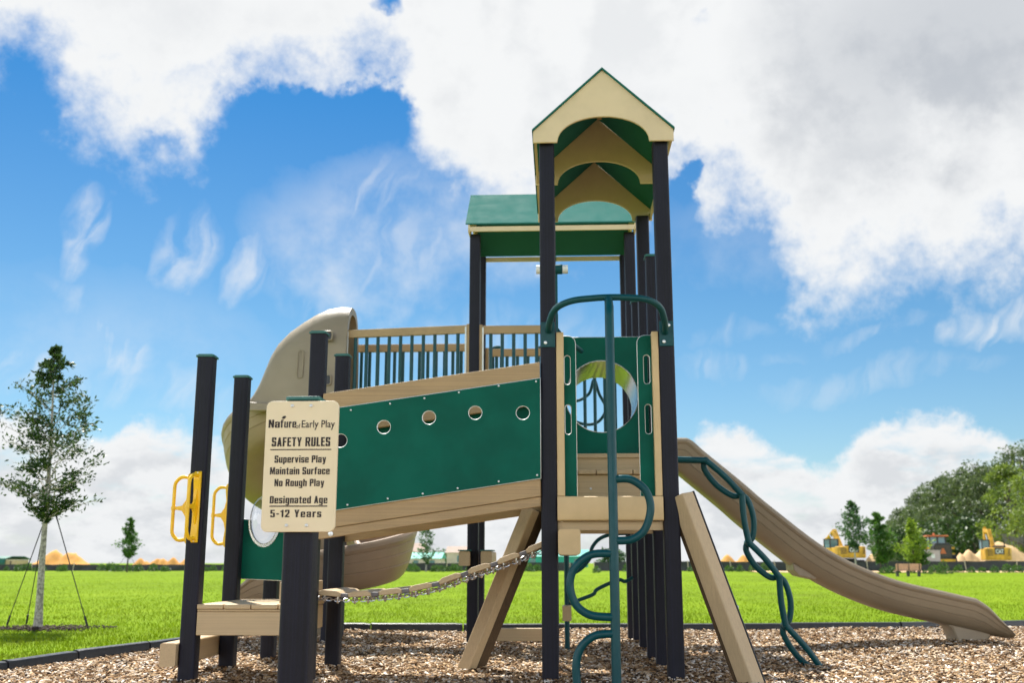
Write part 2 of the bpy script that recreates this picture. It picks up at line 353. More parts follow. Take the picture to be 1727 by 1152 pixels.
def text_mesh(name, s, x, y, w, h, org, U, V, mat, parent, bold=0.0, t=.0012, wide=0.0):
    """lettering scaled to width w and cap height h, centred at x, baseline y on the plane org,U,V"""
    cu = bpy.data.curves.new('t', 'FONT'); cu.body = s; cu.size = 1.0; cu.offset = bold; cu.extrude = .5; cu.fill_mode = 'BOTH'; cu.resolution_u = 4; cu.space_character = 1 + wide * 1.6
    o = bpy.data.objects.new('t', cu); COL.objects.link(o); dg = bpy.context.evaluated_depsgraph_get(); dg.update()
    me = bpy.data.meshes.new_from_object(o.evaluated_get(dg)); bpy.data.objects.remove(o); bpy.data.curves.remove(cu)
    if wide:      # heavy poster face: the strokes are broadened sideways, each layer a hair deeper than the last
        bm = bmesh.new()
        for i, dx in enumerate((-wide, -wide * .4, wide * .4, wide)):
            n0 = len(bm.verts); bm.from_mesh(me); bm.verts.ensure_lookup_table()
            for v in bm.verts[n0:]: v.co.x += dx; v.co.z *= 1 + .12 * i
        bm.to_mesh(me); bm.free()
    xs = [v.co.x for v in me.vertices]; x0, x1 = min(xs), max(xs)
    cap = .70 + 2 * bold
    kx = w / (x1 - x0); ky = h / cap
    U, V = Vector(U).normalized(), Vector(V).normalized(); W = U.cross(V); og = Vector(org) - ORG[0]
    for v in me.vertices:
        c = v.co.copy(); v.co = og + U * (x + (c.x - (x0 + x1) / 2) * kx) + V * (y + (c.y + bold) * ky) + W * (c.z * t)
    me.name = name; me.materials.clear()
    return link(name, me, mat, parent)
def copy_tree(o, parent=None):
    c = o.copy(); COL.objects.link(c)
    if parent: c.parent = parent
    for ch in [q for q in bpy.data.objects if q.parent == o]: copy_tree(ch, c)
    return c

# ================================================================== the playground structure (one bolted-together thing)
XR, XL, XB, XW, XS = .835, -.08, -.96, -1.89, -2.71       # post lines
Y0, YA, YB, YC, YD, YE = 8.0, 8.92, 9.84, 10.76, 11.68, 12.6
HP = .061
PG = thing('playground_structure', 'tan, green and black playground structure with slides, roofed tower and hanging bridge', 'playground', (-.5, 10.0, 0))
def bolt(parent, pts, nrm=(0, -1, 0), r=.009):
    for p in pts:
        p = Vector(p); n = Vector(nrm); m_ = MB(); m_.tube([p, p + n * .005, p + n * .007], [r, r, r * .5], 8)
        m_.build('bolt', M['bolt'], parent, True)
def post(x, y, h, cap=True, s=HP):
    m_ = MB(); poly = rrect(x - s, x + s, y - s, y + s, .019, n=4); m_.prism(poly, 2, -.15, h)
    o = m_.build('post', M['dark_z'], PG, True)
    if cap:
        c = MB(); t = s + .008; c.prism(rrect(x - t, x + t, y - t, y + t, .01, n=2), 2, h, h + .014); c.prism(rrect(x - s, x + s, y - s, y + s, .02, n=2), 2, h + .014, h + .022)
        c.build('post_cap', M['cap'], o)
    return o
for x in (XR, XL):
    post(x, Y0, 4.19, False); post(x, YA, 3.5); post(x, YB, 4.19, False); post(x, YC, 3.55 if x > 0 else 3.2)
post(XR, YD, 4.62, False); post(XR, YE, 4.62, False); post(XB, YD, 4.62, False); post(XB, YE, 4.62, False)
post(XW, Y0, 2.63); post(XW, YA, 2.63); post(XS, 7.8, 2.41); post(XS, 8.72, 2.41)
post(-2.57, 9.42, 1.0); post(-2.55, YD, 2.45, False); post(-2.62, YE, 2.45, False)

# ---- tower roof
def gable_loop(w, z0, z1, zp, ax, az, ah):    # half width w, bottom z0, eave z1, peak zp; arch springs at +-ax, crown at az
    o = [(-w, z0), (-w, z1), (0, zp), (w, z1), (w, z0), (ax, z0)]
    for k in range(1, 20):
        a = math.pi * k / 20; o.append((ax * math.cos(a) * (1 - .06 * math.sin(a)), z0 + ah * (math.sin(a) ** .85)))
    return o + [(-ax, z0)]
def roof_on(axis, c, lo, hi, gables, zb, ze, zp, w, name, label=None):
    """axis 1: ridge runs along y at x=c; axis 0: ridge along x at y=c"""
    m_ = MB(); tn = (zp - ze) / w; th = .016; ov = .012
    for sgn in (-1, 1):
        p = [(c + sgn * (w + ov), ze - tn * ov + .004), (c, zp + .004), (c, zp + .004 + th), (c + sgn * (w + ov), ze - tn * ov + .004 + th)]
        m_.prism(p, 1 if axis == 1 else 0, lo - .03, hi + .03)
    r = m_.build(name, M['roof'], PG)
    if label: r['label'] = label
    for g in gables:
        if axis == 1: panel('gable_panel', [gable_loop(w, zb, ze, zp, w * .665, 0, .215)], .022, (c, g, 0), (1, 0, 0), (0, 0, 1), [M['beige'], M['beige']], r)
        else: panel('gable_panel', [gable_loop(w, zb, ze, zp, w * .665, 0, .215)], .022, (g, c, 0), (0, -1, 0), (0, 0, 1), [M['beige'], M['beige']], r)
    for sgn in (-1, 1):
        e = MB(); a, d = sorted((c + sgn * (w - .004), c + sgn * (w - .024)))
        if axis == 1: e.box(a, d, lo + .012, hi - .012, zb + .005, ze - .028)
        else: e.box(lo + .012, hi - .012, a, d, zb + .005, ze - .028)
        e.build('eave_board', M['beige'], r)
    for g in gables[:-1]:
        if axis == 1: rb = MB(); rb.box(c - .018, c + .018, g + .014, g + .6, zp - .16, zp - .03); rb.build('ridge_block', M['brown_y'], r)
    return r
roof_on(1, .375, 7.90, 9.90, [7.90, 8.86, 9.90], 4.18, 4.275, 4.795, .56, 'tower_roof', 'steep tower roof with three arched tan gables')
roof_on(0, 12.14, -1.03, .905, [-1.02, .895], 4.61, 4.70, 5.27, .64, 'rear_roof', 'long low rear roof with its ridge running sideways')

# ---- decks and fascias
def deck(x0, x1, y0, y1, z, n, axis, mat, rim=True, h=.17):
    m_ = MB(); g = .012
    if axis == 0:
        w = (x1 - x0) / n
        for i in range(n): m_.box(x0 + i * w + g / 2, x0 + (i + 1) * w - g / 2, y0, y1, z - .038, z)
    else:
        w = (y1 - y0) / n
        for i in range(n): m_.box(x0, x1, y0 + i * w + g / 2, y0 + (i + 1) * w - g / 2, z - .038, z)
    o = m_.build('deck', mat, PG, True, .005)
    if rim:
        f = MB(); f.box(x0 + .01, x1 - .01, y0 + .004, y0 + .042, z - .038 - h, z - .041); f.box(x0 + .01, x1 - .01, y1 - .042, y1 - .004, z - .038 - h, z - .041)
        f.box(x0 + .01, x0 + .048, y0 + .045, y1 - .045, z - .038 - h, z - .041); f.box(x1 - .048, x1 - .01, y0 + .045, y1 - .045, z - .038 - h, z - .041)
        f.build('fascia', M['tan_x'], o, False, .004)
    return o
d1 = deck(-.019, .774, 7.99, 8.98, 1.34, 5, 0, M['tan_y'], False)
f = MB(); f.prism(rrect(7.925, 7.975, 1.17, 1.352, .014, n=3), 0, -.018, .773); f.build('fascia', M['tan_s'], d1, True)
for j in ((7.98, 8.02, 1.10, 1.165), (8.88, 8.92, 1.10, 1.30)): f = MB(); f.box(-.018, .773, *j); f.build('joist', M['tan_x'], d1, False, .004)
# step up behind the first deck: riser, ribbed tread, riser
st = MB(); st.box(.0, .77, 8.84, 8.875, 1.345, 1.585); s1 = st.build('step_riser', M['tan_x'], PG, False, .004)
tr = MB()
for i in range(5): tr.box(.002 + i * .1535, .002 + i * .1535 + .147, 8.80, 9.0, 1.588, 1.626)
tr.build('step_tread', M['tan_y'], s1, False, .008)
st = MB(); st.box(.0, .77, 8.925, 8.96, 1.63, 1.775); st.box(-.005, .775, 8.905, 8.925, 1.735, 1.772); st.build('step_riser', M['tan_x'], PG, False, .004); bolt(s1, [(.26, 8.84, 1.47)])
deck(-.02, .775, 9.02, 11.62, 1.77, 12, 1, M['tan_x'])
deck(-.02, .775, 11.74, 12.54, 1.77, 5, 0, M['tan_y'])
deck(-.9, -.09, 11.74, 12.54, 2.48, 5, 0, M['tan_y'])
deck(-2.5, -1.02, 11.74, 12.54, 2.48, 8, 0, M['tan_y'])

# ---- crawl tunnel with green panels
hc = (.372, 2.275); hr = .318
for y in (8.985, 9.79):
    pn = panel('tunnel_panel', [[(-.019, 1.776), (.774, 1.776), (.774, 2.80), (-.019, 2.80)], circle(hc[0], hc[1], hr - .002, 40)], .02, (0, y, 0), (1, 0, 0), (0, 0, 1), [M['green'], M['white_core']], PG)
m_ = MB(); n = 48
def ring(y, r): return [(hc[0] + r * math.cos(2 * math.pi * k / n), y, hc[1] + r * math.sin(2 * math.pi * k / n)) for k in range(n)]
m_.loft([ring(8.97, hr), ring(8.97, hr - .006), ring(9.81, hr - .006), ring(9.81, hr), ring(8.97, hr)], True, False); m_.build('crawl_tunnel', M['mirror'], PG, True)

# ---- slotted side panels and their boards at the tower front
for x0, x1, sl, cor, bx in ((.012, .132, .068, (0, 0, 1, 0), (-.018, .04)), (.615, .742, .684, (0, 0, 0, 1), (.722, .773))):
    panel('grab_panel', [rrect(x0, x1, 1.352, 2.605, .06, cor), slot(sl, 2.335, .052, .235), slot(sl + .002, 1.945, .052, .235)], .02, (0, 8.03, 0), (1, 0, 0), (0, 0, 1), [M['green'], M['white_core']], PG)
    b_ = MB(); b_.box(bx[0], bx[1], 7.945, 8.015, 1.354, 2.622); b_.build('upright_board', M['tan_s'], PG, False, .006)

# ---- bent tube climbing pole at the front
pole = MB(); pole.tube([(.372, 7.42, -.05), (.372, 7.42, 2.62), (.374, 7.45, 2.70), (.375, 7.56, 2.792)], [.033, .033, .033, .03], 16)
pole = pole.build('snake_pole', M['teal'], PG, True, sharp=60)
a_ = MB(); a_.tube(fillet([(-.075, 7.93, 2.63), (-.07, 7.80, 2.66), (-.03, 7.66, 2.745), (.10, 7.57, 2.782), (.375, 7.55, 2.80), (.65, 7.57, 2.79), (.77, 7.66, 2.755), (.815, 7.80, 2.66), (.825, 7.93, 2.61)],   .12, 6), .025, 14); a_.build('arch_bar', M['teal'], pole, True, sharp=60)
for x in (XL, XR):
    p_ = MB(); p_.box(x - .055, x + .055, 7.930, 7.936, 2.50, 2.70); q = p_.build('mounting_plate', M['teal'], pole, False, .003); bolt(q, [(x - .02, 7.930, 2.535), (x + .02, 7.930, 2.665)], r=.013)
for pts in ([(.39, 1.439), (.50, 1.435), (.60, 1.36), (.634, 1.235), (.59, 1.09), (.50, 1.022), (.39, 1.012)],
            [(.355, .925), (.21, .915), (.10, .83), (.064, .715), (.10, .585), (.20, .51), (.355, .495)],
            [(.355, .386), (.23, .372), (.135, .295), (.10, .17), (.115, .0), (.16, -.1)]):
    t_ = MB(); t_.tube(spline([(x, 7.42, z) for x, z in pts], 6), .028, 14); t_.build('foot_loop', M['teal'], pole, True, sharp=60)

# ---- sloping solid barriers of the hanging bridge
def lerpz(x, a, b): return a + (b - a) * (x + 1.82) / (1.82 - .14)
def strip(m_, x0, x1, za, zb, y0, y1):      # za, zb: (z at -1.82, z at -.14) of top and bottom edge
    m_.prism([(x0, lerpz(x0, *zb)), (x1, lerpz(x1, *zb)), (x1, lerpz(x1, *za)), (x0, lerpz(x0, *za))], 1, y0, y1)
def barrier(yb, yf, lab):      # yb board centre plane, yf panel plane
    s = 1 if yf < yb else -1
    b0, b1 = yb - .03, yb + .03
    pts = [(-1.82, lerpz(-1.82, 2.013, 2.25)), (-1.82, lerpz(-1.82, 1.232, 1.486)), (-.143, lerpz(-.143, 1.232, 1.486)), (-.143, lerpz(-.143, 2.013, 2.25))]
    holes = [circle(x, z, .054) for x, z in ((-1.673, 1.777), (-1.341, 1.88), (-.995, 1.951), (-.64, 1.986), (-.276, 1.983))]
    p = panel('barrier_panel', [pts[::-1]] + holes, .02, (0, yf, 0), (1, 0, 0), (0, 0, 1), [M['green'], M['white_core']], PG)
    if s > 0:
        bolt(p, [(x, yf - .01, z) for x, z in ((-1.599, 2.012), (-1.297, 2.06), (-1.032, 2.1), (-.767, 2.144), (-.461, 2.193), (-.174, 2.225), (-1.602, 1.290), (-1.297, 1.336), (-1.032, 1.372), (-.768, 1.412), (-.459, 1.462), (-.169, 1.508))], r=.0075)
    for za, zb, nm, off in (((2.146, 2.381), (1.975, 2.21), 'handrail_board', 0), ((1.30, 1.545), (1.107, 1.352), 'bridge_beam', 0), ((1.104, 1.349), (1.035, 1.278), 'bridge_beam', .012)):
        m_ = MB(); strip(m_, -1.825, -.145, za, zb, b0 + off * s, b1 + off * s); o = m_.build(nm, M['brown_x'], PG, False, .005)
    if s > 0: bolt(o, [(-1.73, b0 + .012, 1.075)], r=.02)
barrier(7.95, 7.908, 1); barrier(8.97, 9.012, 0)

# ---- hanging bridge
curve = spline([(x, 0, z) for x, z in ((-1.86, .625), (-1.6, .605), (-1.278, .628), (-1.009, .67), (-.75, .757), (-.45, .855), (-.25, .93), (-.06, 1.01))], 12)
L = [0]
for a, c in zip(curve, curve[1:]): L.append(L[-1] + (c - a).length)
def at_len(d):
    for i in range(len(L) - 1):
        if d <= L[i + 1]: k = (d - L[i]) / (L[i + 1] - L[i]); return curve[i].lerp(curve[i + 1], k)
    return curve[-1]
nb = 8; stp = L[-1] / nb
br = None
for i in range(nb):
    a, c = at_len(i * stp + .02), at_len((i + 1) * stp - .035); t = (c - a).normalized(); nz = Vector((-t.z, 0, t.x)); bump = .012
    P = [a, a + nz * .026, a.lerp(c, .2) + nz * (.030 + bump), a.lerp(c, .8) + nz * (.030 + bump), c + nz * .026, c]
    m_ = MB(); m_.prism([(p.x, p.z) for p in P], 1, 8.06, 8.86)
    if br is None: br = m_.build('bridge_plank', M['tan_y'], PG, False, .005); br.name = 'bridge_plank'
    else: m_.build('bridge_plank', M['tan_y'], PG, False, .005)
    s_ = MB(); e = at_len((i + 1) * stp - .008)
    for yy in (8.07, 8.82): s_ = MB(); s_.bar(Vector((e.x, yy, e.z + .012)) - t * .028, Vector((e.x, yy, e.z + .012)) + t * .028, .04, .034); s_.build('grey_sleeve', M['rubber'], PG, False, .008)
def chain_links(pts_len, pos, r=.013, ln=.046, wr=.0042):
    m_ = MB(); k = 0; d = 0
    while d < pts_len:
        c0, t, up = pos(d); sd = t.cross(up)
        u = up if k % 2 else sd
        ringp = [c0 + t * ((ln / 2 - r) * (1 if math.cos(a) > 0 else -1) + r * math.cos(a)) + u * (r * math.sin(a)) for a in [2 * math.pi * (q + .5) / 10 for q in range(10)]]
        m_.tube(ringp, wr, 5, True); d += ln * .72; k += 1
    return m_
for yy in (8.10, 8.82):
    def pos(d, yy=yy):
        a = at_len(d); c = at_len(min(d + .02, L[-1])); t = (c - a).normalized() if (c - a).length > 1e-6 else Vector((1, 0, .2)).normalized()
        return Vector((a.x, yy, a.z - .024)), t, Vector((-t.z, 0, t.x))
    ch = chain_links(L[-1], pos)
    for i in range(nb):
        for q in (.28, .72):
            p = at_len((i + q) * stp); ch.tube([(p.x, yy, p.z), (p.x, yy, p.z - .045), (p.x, yy, p.z - .05)], [.009, .009, .005], 6)
    ch.build('chain', M['steel'], PG, True)

# ---- railings of the rear platform
def railing(x0, x1, ya, yb_, z1, nbar, zb=2.55, stiles=(1, 1), rail_h=.095):
    def yy(x): return ya + (yb_ - ya) * (x - x0) / (x1 - x0)
    m_ = MB(); m_.bar((x0, ya, z1 - rail_h / 2), (x1, yb_, z1 - rail_h / 2), .05, rail_h)
    o = m_.build('railing', M['brown_x'], PG, False, .006)
    lo = MB(); lo.bar((x0, ya, zb), (x1, yb_, zb), .05, rail_h); lo.build('lower_rail', M['brown_x'], o, False, .006)
    for i in range(nbar):
        x = x0 + (x1 - x0) * (i + .75) / (nbar + .5)
        t_ = MB(); t_.tube([(x, yy(x), zb + .04), (x, yy(x), z1 - rail_h + .01)], .0205, 10); t_.build('baluster', M['teal'], o, True)
    for on, x, y, d in ((stiles[0], x0, ya, -1), (stiles[1], x1, yb_, 1)):
        if on:
            s_ = MB(); s_.box(*sorted((x, x + d * .045)), y - .03, y + .03, zb - .1, z1 + .012); s_.build('stile', M['brown_z'], o, False, .004)
            s_ = MB(); s_.box(*sorted((x - d * .001, x - d * .018)), y - .034, y - .028, zb - .1, z1 - .02); s_.build('edge_strip', M['white_core'], o)
    return o
railing(-2.47, -1.05, 11.86, 11.66, 3.535, 10)
railing(-.87, -.15, 11.66, 11.66, 3.525, 5)
railing(-2.52, -1.02, 12.62, 12.62, 3.52, 14)
railing(-.02, .775, 12.62, 12.62, 3.42, 6, 1.9, (0, 0))
railing(-.86, -.15, 12.62, 12.62, 3.45, 5, 2.55, (1, 0))
# green loop handles beyond the rail
for x in (-.77, -.20):
    t_ = MB(); t_.tube(fillet([(x - .05, 12.75, 2.7), (x - .05, 12.75, 3.50), (x + .06, 12.75, 3.50), (x + .06, 12.75, 2.7)], .06, 6), .022, 10); t_.build('loop_handle', M['teal'], PG, True)
# looping climber seen through the tunnel
t_ = MB(); t_.tube(spline([(.10, 12.86, 2.83), (.25, 12.86, 2.84), (.38, 12.86, 2.93), (.44, 12.86, 3.10), (.50, 12.86, 2.92), (.58, 12.86, 2.74), (.50, 12.86, 2.585), (.35, 12.86, 2.535), (.15, 12.86, 2.59)], 6), .019, 10); t_.build('arch_climber', M['teal'], PG, True)
# spotting scope clamped to the tower
c_ = MB(); c_.tube([(-.115, 8.70, 3.345), (.04, 8.70, 3.345)], .043, 18); sc_ = c_.build('spotting_scope', M['teal'], PG, True)
for a, d in ((-.185, -.116), (.041, .088)):
    e = MB(); e.tube([(a, 8.70, 3.345), (d, 8.70, 3.345)], .038, 18); e.build('eyepiece', M['white_core'], sc_, True)
e = MB(); e.box(-.028, -.002, 8.69, 8.71, 2.72, 3.303); e.box(-.03, .0, 8.71, 8.86, 2.8, 2.95); e.build('scope_bracket', M['teal'], sc_)
t_ = MB(); t_.tube(spline([(-.01, 8.75, 2.82), (.06, 8.72, 2.72), (.14, 8.72, 2.67), (.20, 8.8, 2.64)], 6), .02, 10); t_.build('grab_bar', M['teal'], PG, True)

# ---- slanting support legs
def leg(p, q, w, h, mat, name='support_leg', up=(0, 1, 0)):
    m_ = MB(); m_.bar(p, q, w, h, up); return m_.build(name, mat, PG, False, .01)
ll = leg((-.225, 8.90, 1.30), (-.785, 8.84, -.06), .12, .15, M['tan_z'], up=(.62, .78, 0))
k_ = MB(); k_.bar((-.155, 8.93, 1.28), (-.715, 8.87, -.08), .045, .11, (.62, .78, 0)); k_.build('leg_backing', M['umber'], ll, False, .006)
lr = leg((.915, 7.97, 1.36), (1.395, 7.78, -.14), .125, .135, M['tan_z'], up=(-.66, .75, 0))
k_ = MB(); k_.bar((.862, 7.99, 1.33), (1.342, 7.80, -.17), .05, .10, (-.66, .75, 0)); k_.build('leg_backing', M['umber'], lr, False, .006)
q_ = leg((.968, 8.02, 1.375), (1.45, 7.83, -.13), .012, .137, M['black'], 'leg_edging', up=(-.66, .75, 0))
for k in (.2, .56):
    p = Vector((.985, 8.0, 1.34)).lerp(Vector((1.46, 7.81, -.1)), k); b_ = MB(); b_.tube([p, p + Vector((.035, 0, .013)), p + Vector((.04, 0, .014))], [.02, .018, .008], 8); b_.build('bolt', M['bolt'], lr, True)
# beam end below the deck, low sill beam, end blocks on the rear posts
b_ = MB(); b_.prism(rrect(-.015, .148, .918, 1.102, .022, n=4), 1, 7.74, 8.9); b_.build('support_beam', M['tan_s'], PG, True)
b_ = MB(); b_.box(-.89, -.145, 11.70, 11.78, .03, .165); b_.build('sill_beam', M['tan_x'], PG, False, .006)
for x in (-1.04, -.80):
    b_ = MB(); b_.prism(rrect(x - .06, x + .06, .83, .985, .015, n=3), 1, 11.5, 12.3); o = b_.build('rail_end', M['tan_y'], PG, True)
    c_ = MB(); c_.box(x - .07, x + .07, 11.49, 11.9, .988, 1.0); c_.build('end_cap', M['cap'], o)
# looping climber below the deck
for pts in ([(.05, .43), (.086, .446), (.195, .493), (.33, .545), (.38, .60), (.585, .688), (.66, .675), (.74, .715)], [(.70, 1.16), (.522, 1.148), (.40, 1.10), (.325, 1.01), (.317, .93), (.242, .831), (.16, .77), (.06, .73)]):
    t_ = MB(); t_.tube(spline([(x, 11.0, z) for x, z in pts], 6), .019, 10); t_.build('rung_loop', M['teal'], PG, True)
t_ = MB(); t_.tube([(.062, 11, -.05), (.062, 11, 1.6)], .026, 12); t_.build('fire_pole', M['teal'], PG, True)
b_ = MB(); b_.prism(rrect(.015, .105, .295, .44, .012, n=3), 1, 10.7, 10.95); b_.build('foot_block', M['tan_y'], PG, True)

# ---- twisted loop climber on the right
cp = [(.90, 9.05, 1.735), (1.25, 9.05, 1.722), (1.55, 9.08, 1.43), (1.592, 9.1, 1.03), (1.843, 9.15, .745), (1.885, 9.2, .345), (2.185, 9.25, -.02)]
t_ = MB(); 
for dy in (-.035, .035): t_.tube([(.86, 9.05 + dy, 1.735), (1.25, 9.05 + dy, 1.722)], .026, 12)
cl = t_.build('loop_climber', M['teal'], PG, True)
for i in range(1, 6):
    a, c = Vector(cp[i]), Vector(cp[i + 1]); t = (c - a).normalized(); sd = Vector((t.z, 0, -t.x)); ln = (c - a).length
    side = 1 if i % 2 else -1; w = .060; offy = Vector((0, .035, 0))
    A = [a + t * .0 + sd * .012 * side, a + t * (ln * .1), a + t * (ln * .9), c]
    Bp = [a, a + t * (ln * .12) + sd * side * w * .9, a + t * (ln * .5) + sd * side * w * 1.35, a + t * (ln * .88) + sd * side * w * .9, c]
    m_ = MB(); m_.tube(spline([a - offy, a + t * ln * .5 - offy - sd * side * .012, c - offy], 8), .027, 12); m_.tube(spline([p + offy for p in Bp], 6), .026, 12)
    m_.tube([a - offy * 1.2, a + offy * 1.2], .029, 10); m_.build('climber_link', M['teal'], cl, True, sharp=60)

# ---- straight wave slide to the right
HALF = [(0, 0), (.10, .002), (.17, .014), (.225, .042), (.268, .086), (.298, .128), (.293, .134), (.304, .139), (.331, .205), (.326, .210), (.335, .215), (.352, .270), (.347, .274), (.358, .279), (.373, .303), (.370, .326), (.352, .342), (.325, .345), (.303, .335), (.285, .30), (.268, .19), (.235, .10), (.17, .05), (.09, .055), (0, .034)]
def u_section(c, lat, up, hl=1.0, hr_=1.0, wl=1.0, w=1.0):
    out = []
    def pt(l, n, h):
        return Vector(c) + Vector(lat) * l * w + Vector(up) * n * h
    no = len(HALF) - 7
    o_ = HALF[:no]; i_ = HALF[no:]
    for l, n in o_[::-1]: out.append(pt(-l, n, hl))
    for l, n in o_[1:]: out.append(pt(l, n, hr_))
    for l, n in i_: out.append(pt(l, n, hr_))
    for l, n in i_[::-1][1:]: out.append(pt(-l, n, hl))
    return out
rim = spline([(x, 0, z) for x, z in ((.86, 2.235), (1.341, 2.24), (1.473, 2.215), (1.631, 2.075), (2.011, 1.752), (2.323, 1.475), (2.938, .995), (3.554, .707), (4.171, .552), (4.46, .487), (4.62, .455), (4.76, .42), (4.88, .40))], 6)
secs = []
N_ = len(rim)
for i, p in enumerate(rim):
    t = (rim[min(i + 1, N_ - 1)] - rim[max(i - 1, 0)]).normalized(); up = Vector((-t.z, 0, t.x)); up = up if up.z > 0 else -up
    fl = p - up * .345
    k = 1.0
    if p.x > 4.46: q = min(1, (p.x - 4.46) / .42); k = max(.16, 1 - (.50 * q + .50 * q * q) * .86)
    secs.append(u_section(fl, (0, 1, 0), up, k, k)); secs[-1] = [q + Vector((0, 12.10, 0)) for q in secs[-1]]
sm = MB(); sm.loft(secs); sl = sm.build('wave_slide', M['slide'], PG, True, sharp=24)
sl['label'] = 'straight wave slide running out to the right'
ft = MB(); prof = [(4.16, .235), (4.24, .16), (4.275, .06), (4.28, -.06), (4.60, -.06), (4.605, .02), (4.64, .07), (4.66, .12)]
ft.prism(prof, 1, 11.93, 12.27); ft.build('slide_foot', M['slide'], sl, True, .02)
bk = MB(); bk.prism([(2.56, .86), (2.57, .78), (2.63, .72), (2.80, .68), (2.82, .72)], 1, 11.9, 12.3); bk.build('slide_bracket', M['slide'], sl, False, .01)

# ---- spiral slide with moulded hood
zc = [(0, 2.42), (45, 2.12), (90, 1.72), (135, 1.42), (180, 1.12), (225, .86), (270, .65), (315, .55), (360, .45)]
def zphi(ph):
    for (a, za), (c, zb_) in zip(zc, zc[1:]):
        if ph <= c: return za + (zb_ - za) * (ph - a) / (c - a)
    return .45
secs = []; cx, cy, rad = -2.99, 12.99, .85
def spiral_sec(c, tdir, out, slope, hl, hr_):
    up = (Vector((0, 0, 1)) - tdir * 0).normalized()
    return u_section(c, out, up, hl, hr_)
for x in (-2.50, -2.7): secs.append(u_section((x, 12.14, 2.46), (0, -1, 0), (0, 0, 1), 1.15, 1.3))
for ph in range(0, 361, 9):
    a = R(ph); out = Vector((-math.sin(a), -math.cos(a), 0)); c = Vector((cx, cy, 0)) + out * rad; c.z = zphi(ph)
    ho = float(np.interp(ph, [0, 90, 180, 225, 270, 315, 360], [1.3, 1.85, 1.35, 1.55, 1.85, 1.62, 1.45]))
    secs.append(u_section(c, out, Vector((0, 0, 1)), 1.0, ho))
for x, z, k in ((-3.2, .44, 1.3), (-3.45, .40, 1.1), (-3.62, .37, .75), (-3.76, .35, .3)): secs.append(u_section((x, 12.14, z - .05), (0, -1, 0), (0, 0, 1), k * .8, k))
sm = MB(); sm.loft(secs); sp_ = sm.build('spiral_slide', M['tube'], PG, True, sharp=24)
sp_['label'] = 'spiral slide with a tall moulded hood'
col = MB(); col.tube([(cx, cy, -.05), (cx, cy, 2.3)], .16, 20); col.build('slide_column', M['slide'], sp_, True)
# hood: arch sections shrinking and flaring away from the platform
hs = []
prof = [(-2.46, 3.86, .42, 2.50), (-2.58, 3.87, .425, 2.50), (-2.74, 3.845, .425, 2.50), (-2.88, 3.78, .425, 2.52), (-3.02, 3.69, .425, 2.545), (-3.18, 3.57, .42, 2.56), (-3.30, 3.44, .415, 2.57), (-3.37, 3.31, .41, 2.575), (-3.42, 3.15, .41, 2.58), (-3.47, 2.98, .41, 2.585), (-3.53, 2.82, .42, 2.585), (-3.62, 2.66, .43, 2.59)]
def arch(x, top, w, base, n=22, sq=.72):
    o = []
    for k in range(n + 1):
        a = math.pi * k / n; cs, sn = math.cos(a), math.sin(a)
        o.append(Vector((x, 12.14 - w * math.copysign(abs(cs) ** sq, cs), base + (top - base) * sn ** .62 if sn > 0 else base)))
    return o
for x, top, w, base in prof:
    outer = arch(x, top, w, base); inner = arch(x + .0, max(top - .085, base + .03), w - .075, base); hs.append(outer + inner[::-1])
hm = MB(); hm.loft(hs); hood = hm.build('hood', M['slide'], sp_, True, sharp=55)
# flared skirt at the low edge and hand holes, embossed oval
sk = MB()
for y_ in (11.705,):
    sk.prism([(-3.66, 2.56), (-2.52, 2.56), (-2.52, 2.60), (-3.60, 2.67)], 1, y_ - .03, y_ + .02)
sk.build('hood_skirt', M['slide'], hood, False, .015)
for (x, z, w, h) in ((-2.70, 3.44, .15, .085), (-2.66, 2.92, .075, .10)):
    fr = MB(); fr.prism(rrect(x - w / 2, x + w / 2, z - h / 2, z + h / 2, .02, n=4), 1, 11.699, 11.80); fr.build('hand_hole', M['black'], hood)
    rg = MB(); lp = [(u, 11.704, v) for u, v in rrect(x - w / 2 - .008, x + w / 2 + .008, z - h / 2 - .008, z + h / 2 + .008, .025, n=4)]; rg.tube(lp, .010, 6, True); rg.build('hand_hole_rim', M['slide'], hood, True)
rg = MB(); rg.tube([(u, 11.716, v) for u, v in slot(-2.98, 3.11, .065, .33)], .007, 6, True); rg.build('embossed_oval', M['slide'], hood, True)

# ---- low entry platform on the left
pl = MB()
for i in range(3): pl.box(-2.648 + i * .20, -2.648 + i * .20 + .194, 7.72, 8.80, .53, .566)
pl.box(-2.048, -1.952, 7.72, 8.80, .53, .566)
ep = pl.build('entry_platform', M['tan_y'], PG, False, .008)
for j in ((-2.648, -1.955, 7.735, 7.775, .345, .512), (-2.646, -1.955, 7.728, 7.776, .513, .528), (-2.648, -1.955, 8.74, 8.78, .345, .525), (-1.99, -1.955, 7.78, 8.735, .345, .525), (-2.648, -2.61, 7.78, 8.735, .345, .525)): f = MB(); f.box(*j); f.build('fascia', M['tan_x'], ep, False, .006)
f = MB(); f.box(-2.065, -1.955, 7.80, 8.74, .57, .72); f.build('step_block', M['tan_z'], ep, False, .006)
f = MB(); f.prism(rrect(-2.892, -2.775, .128, .292, .014, n=3), 1, 7.70, 8.80); f.build('entry_step', M['tan_y'], PG, True)
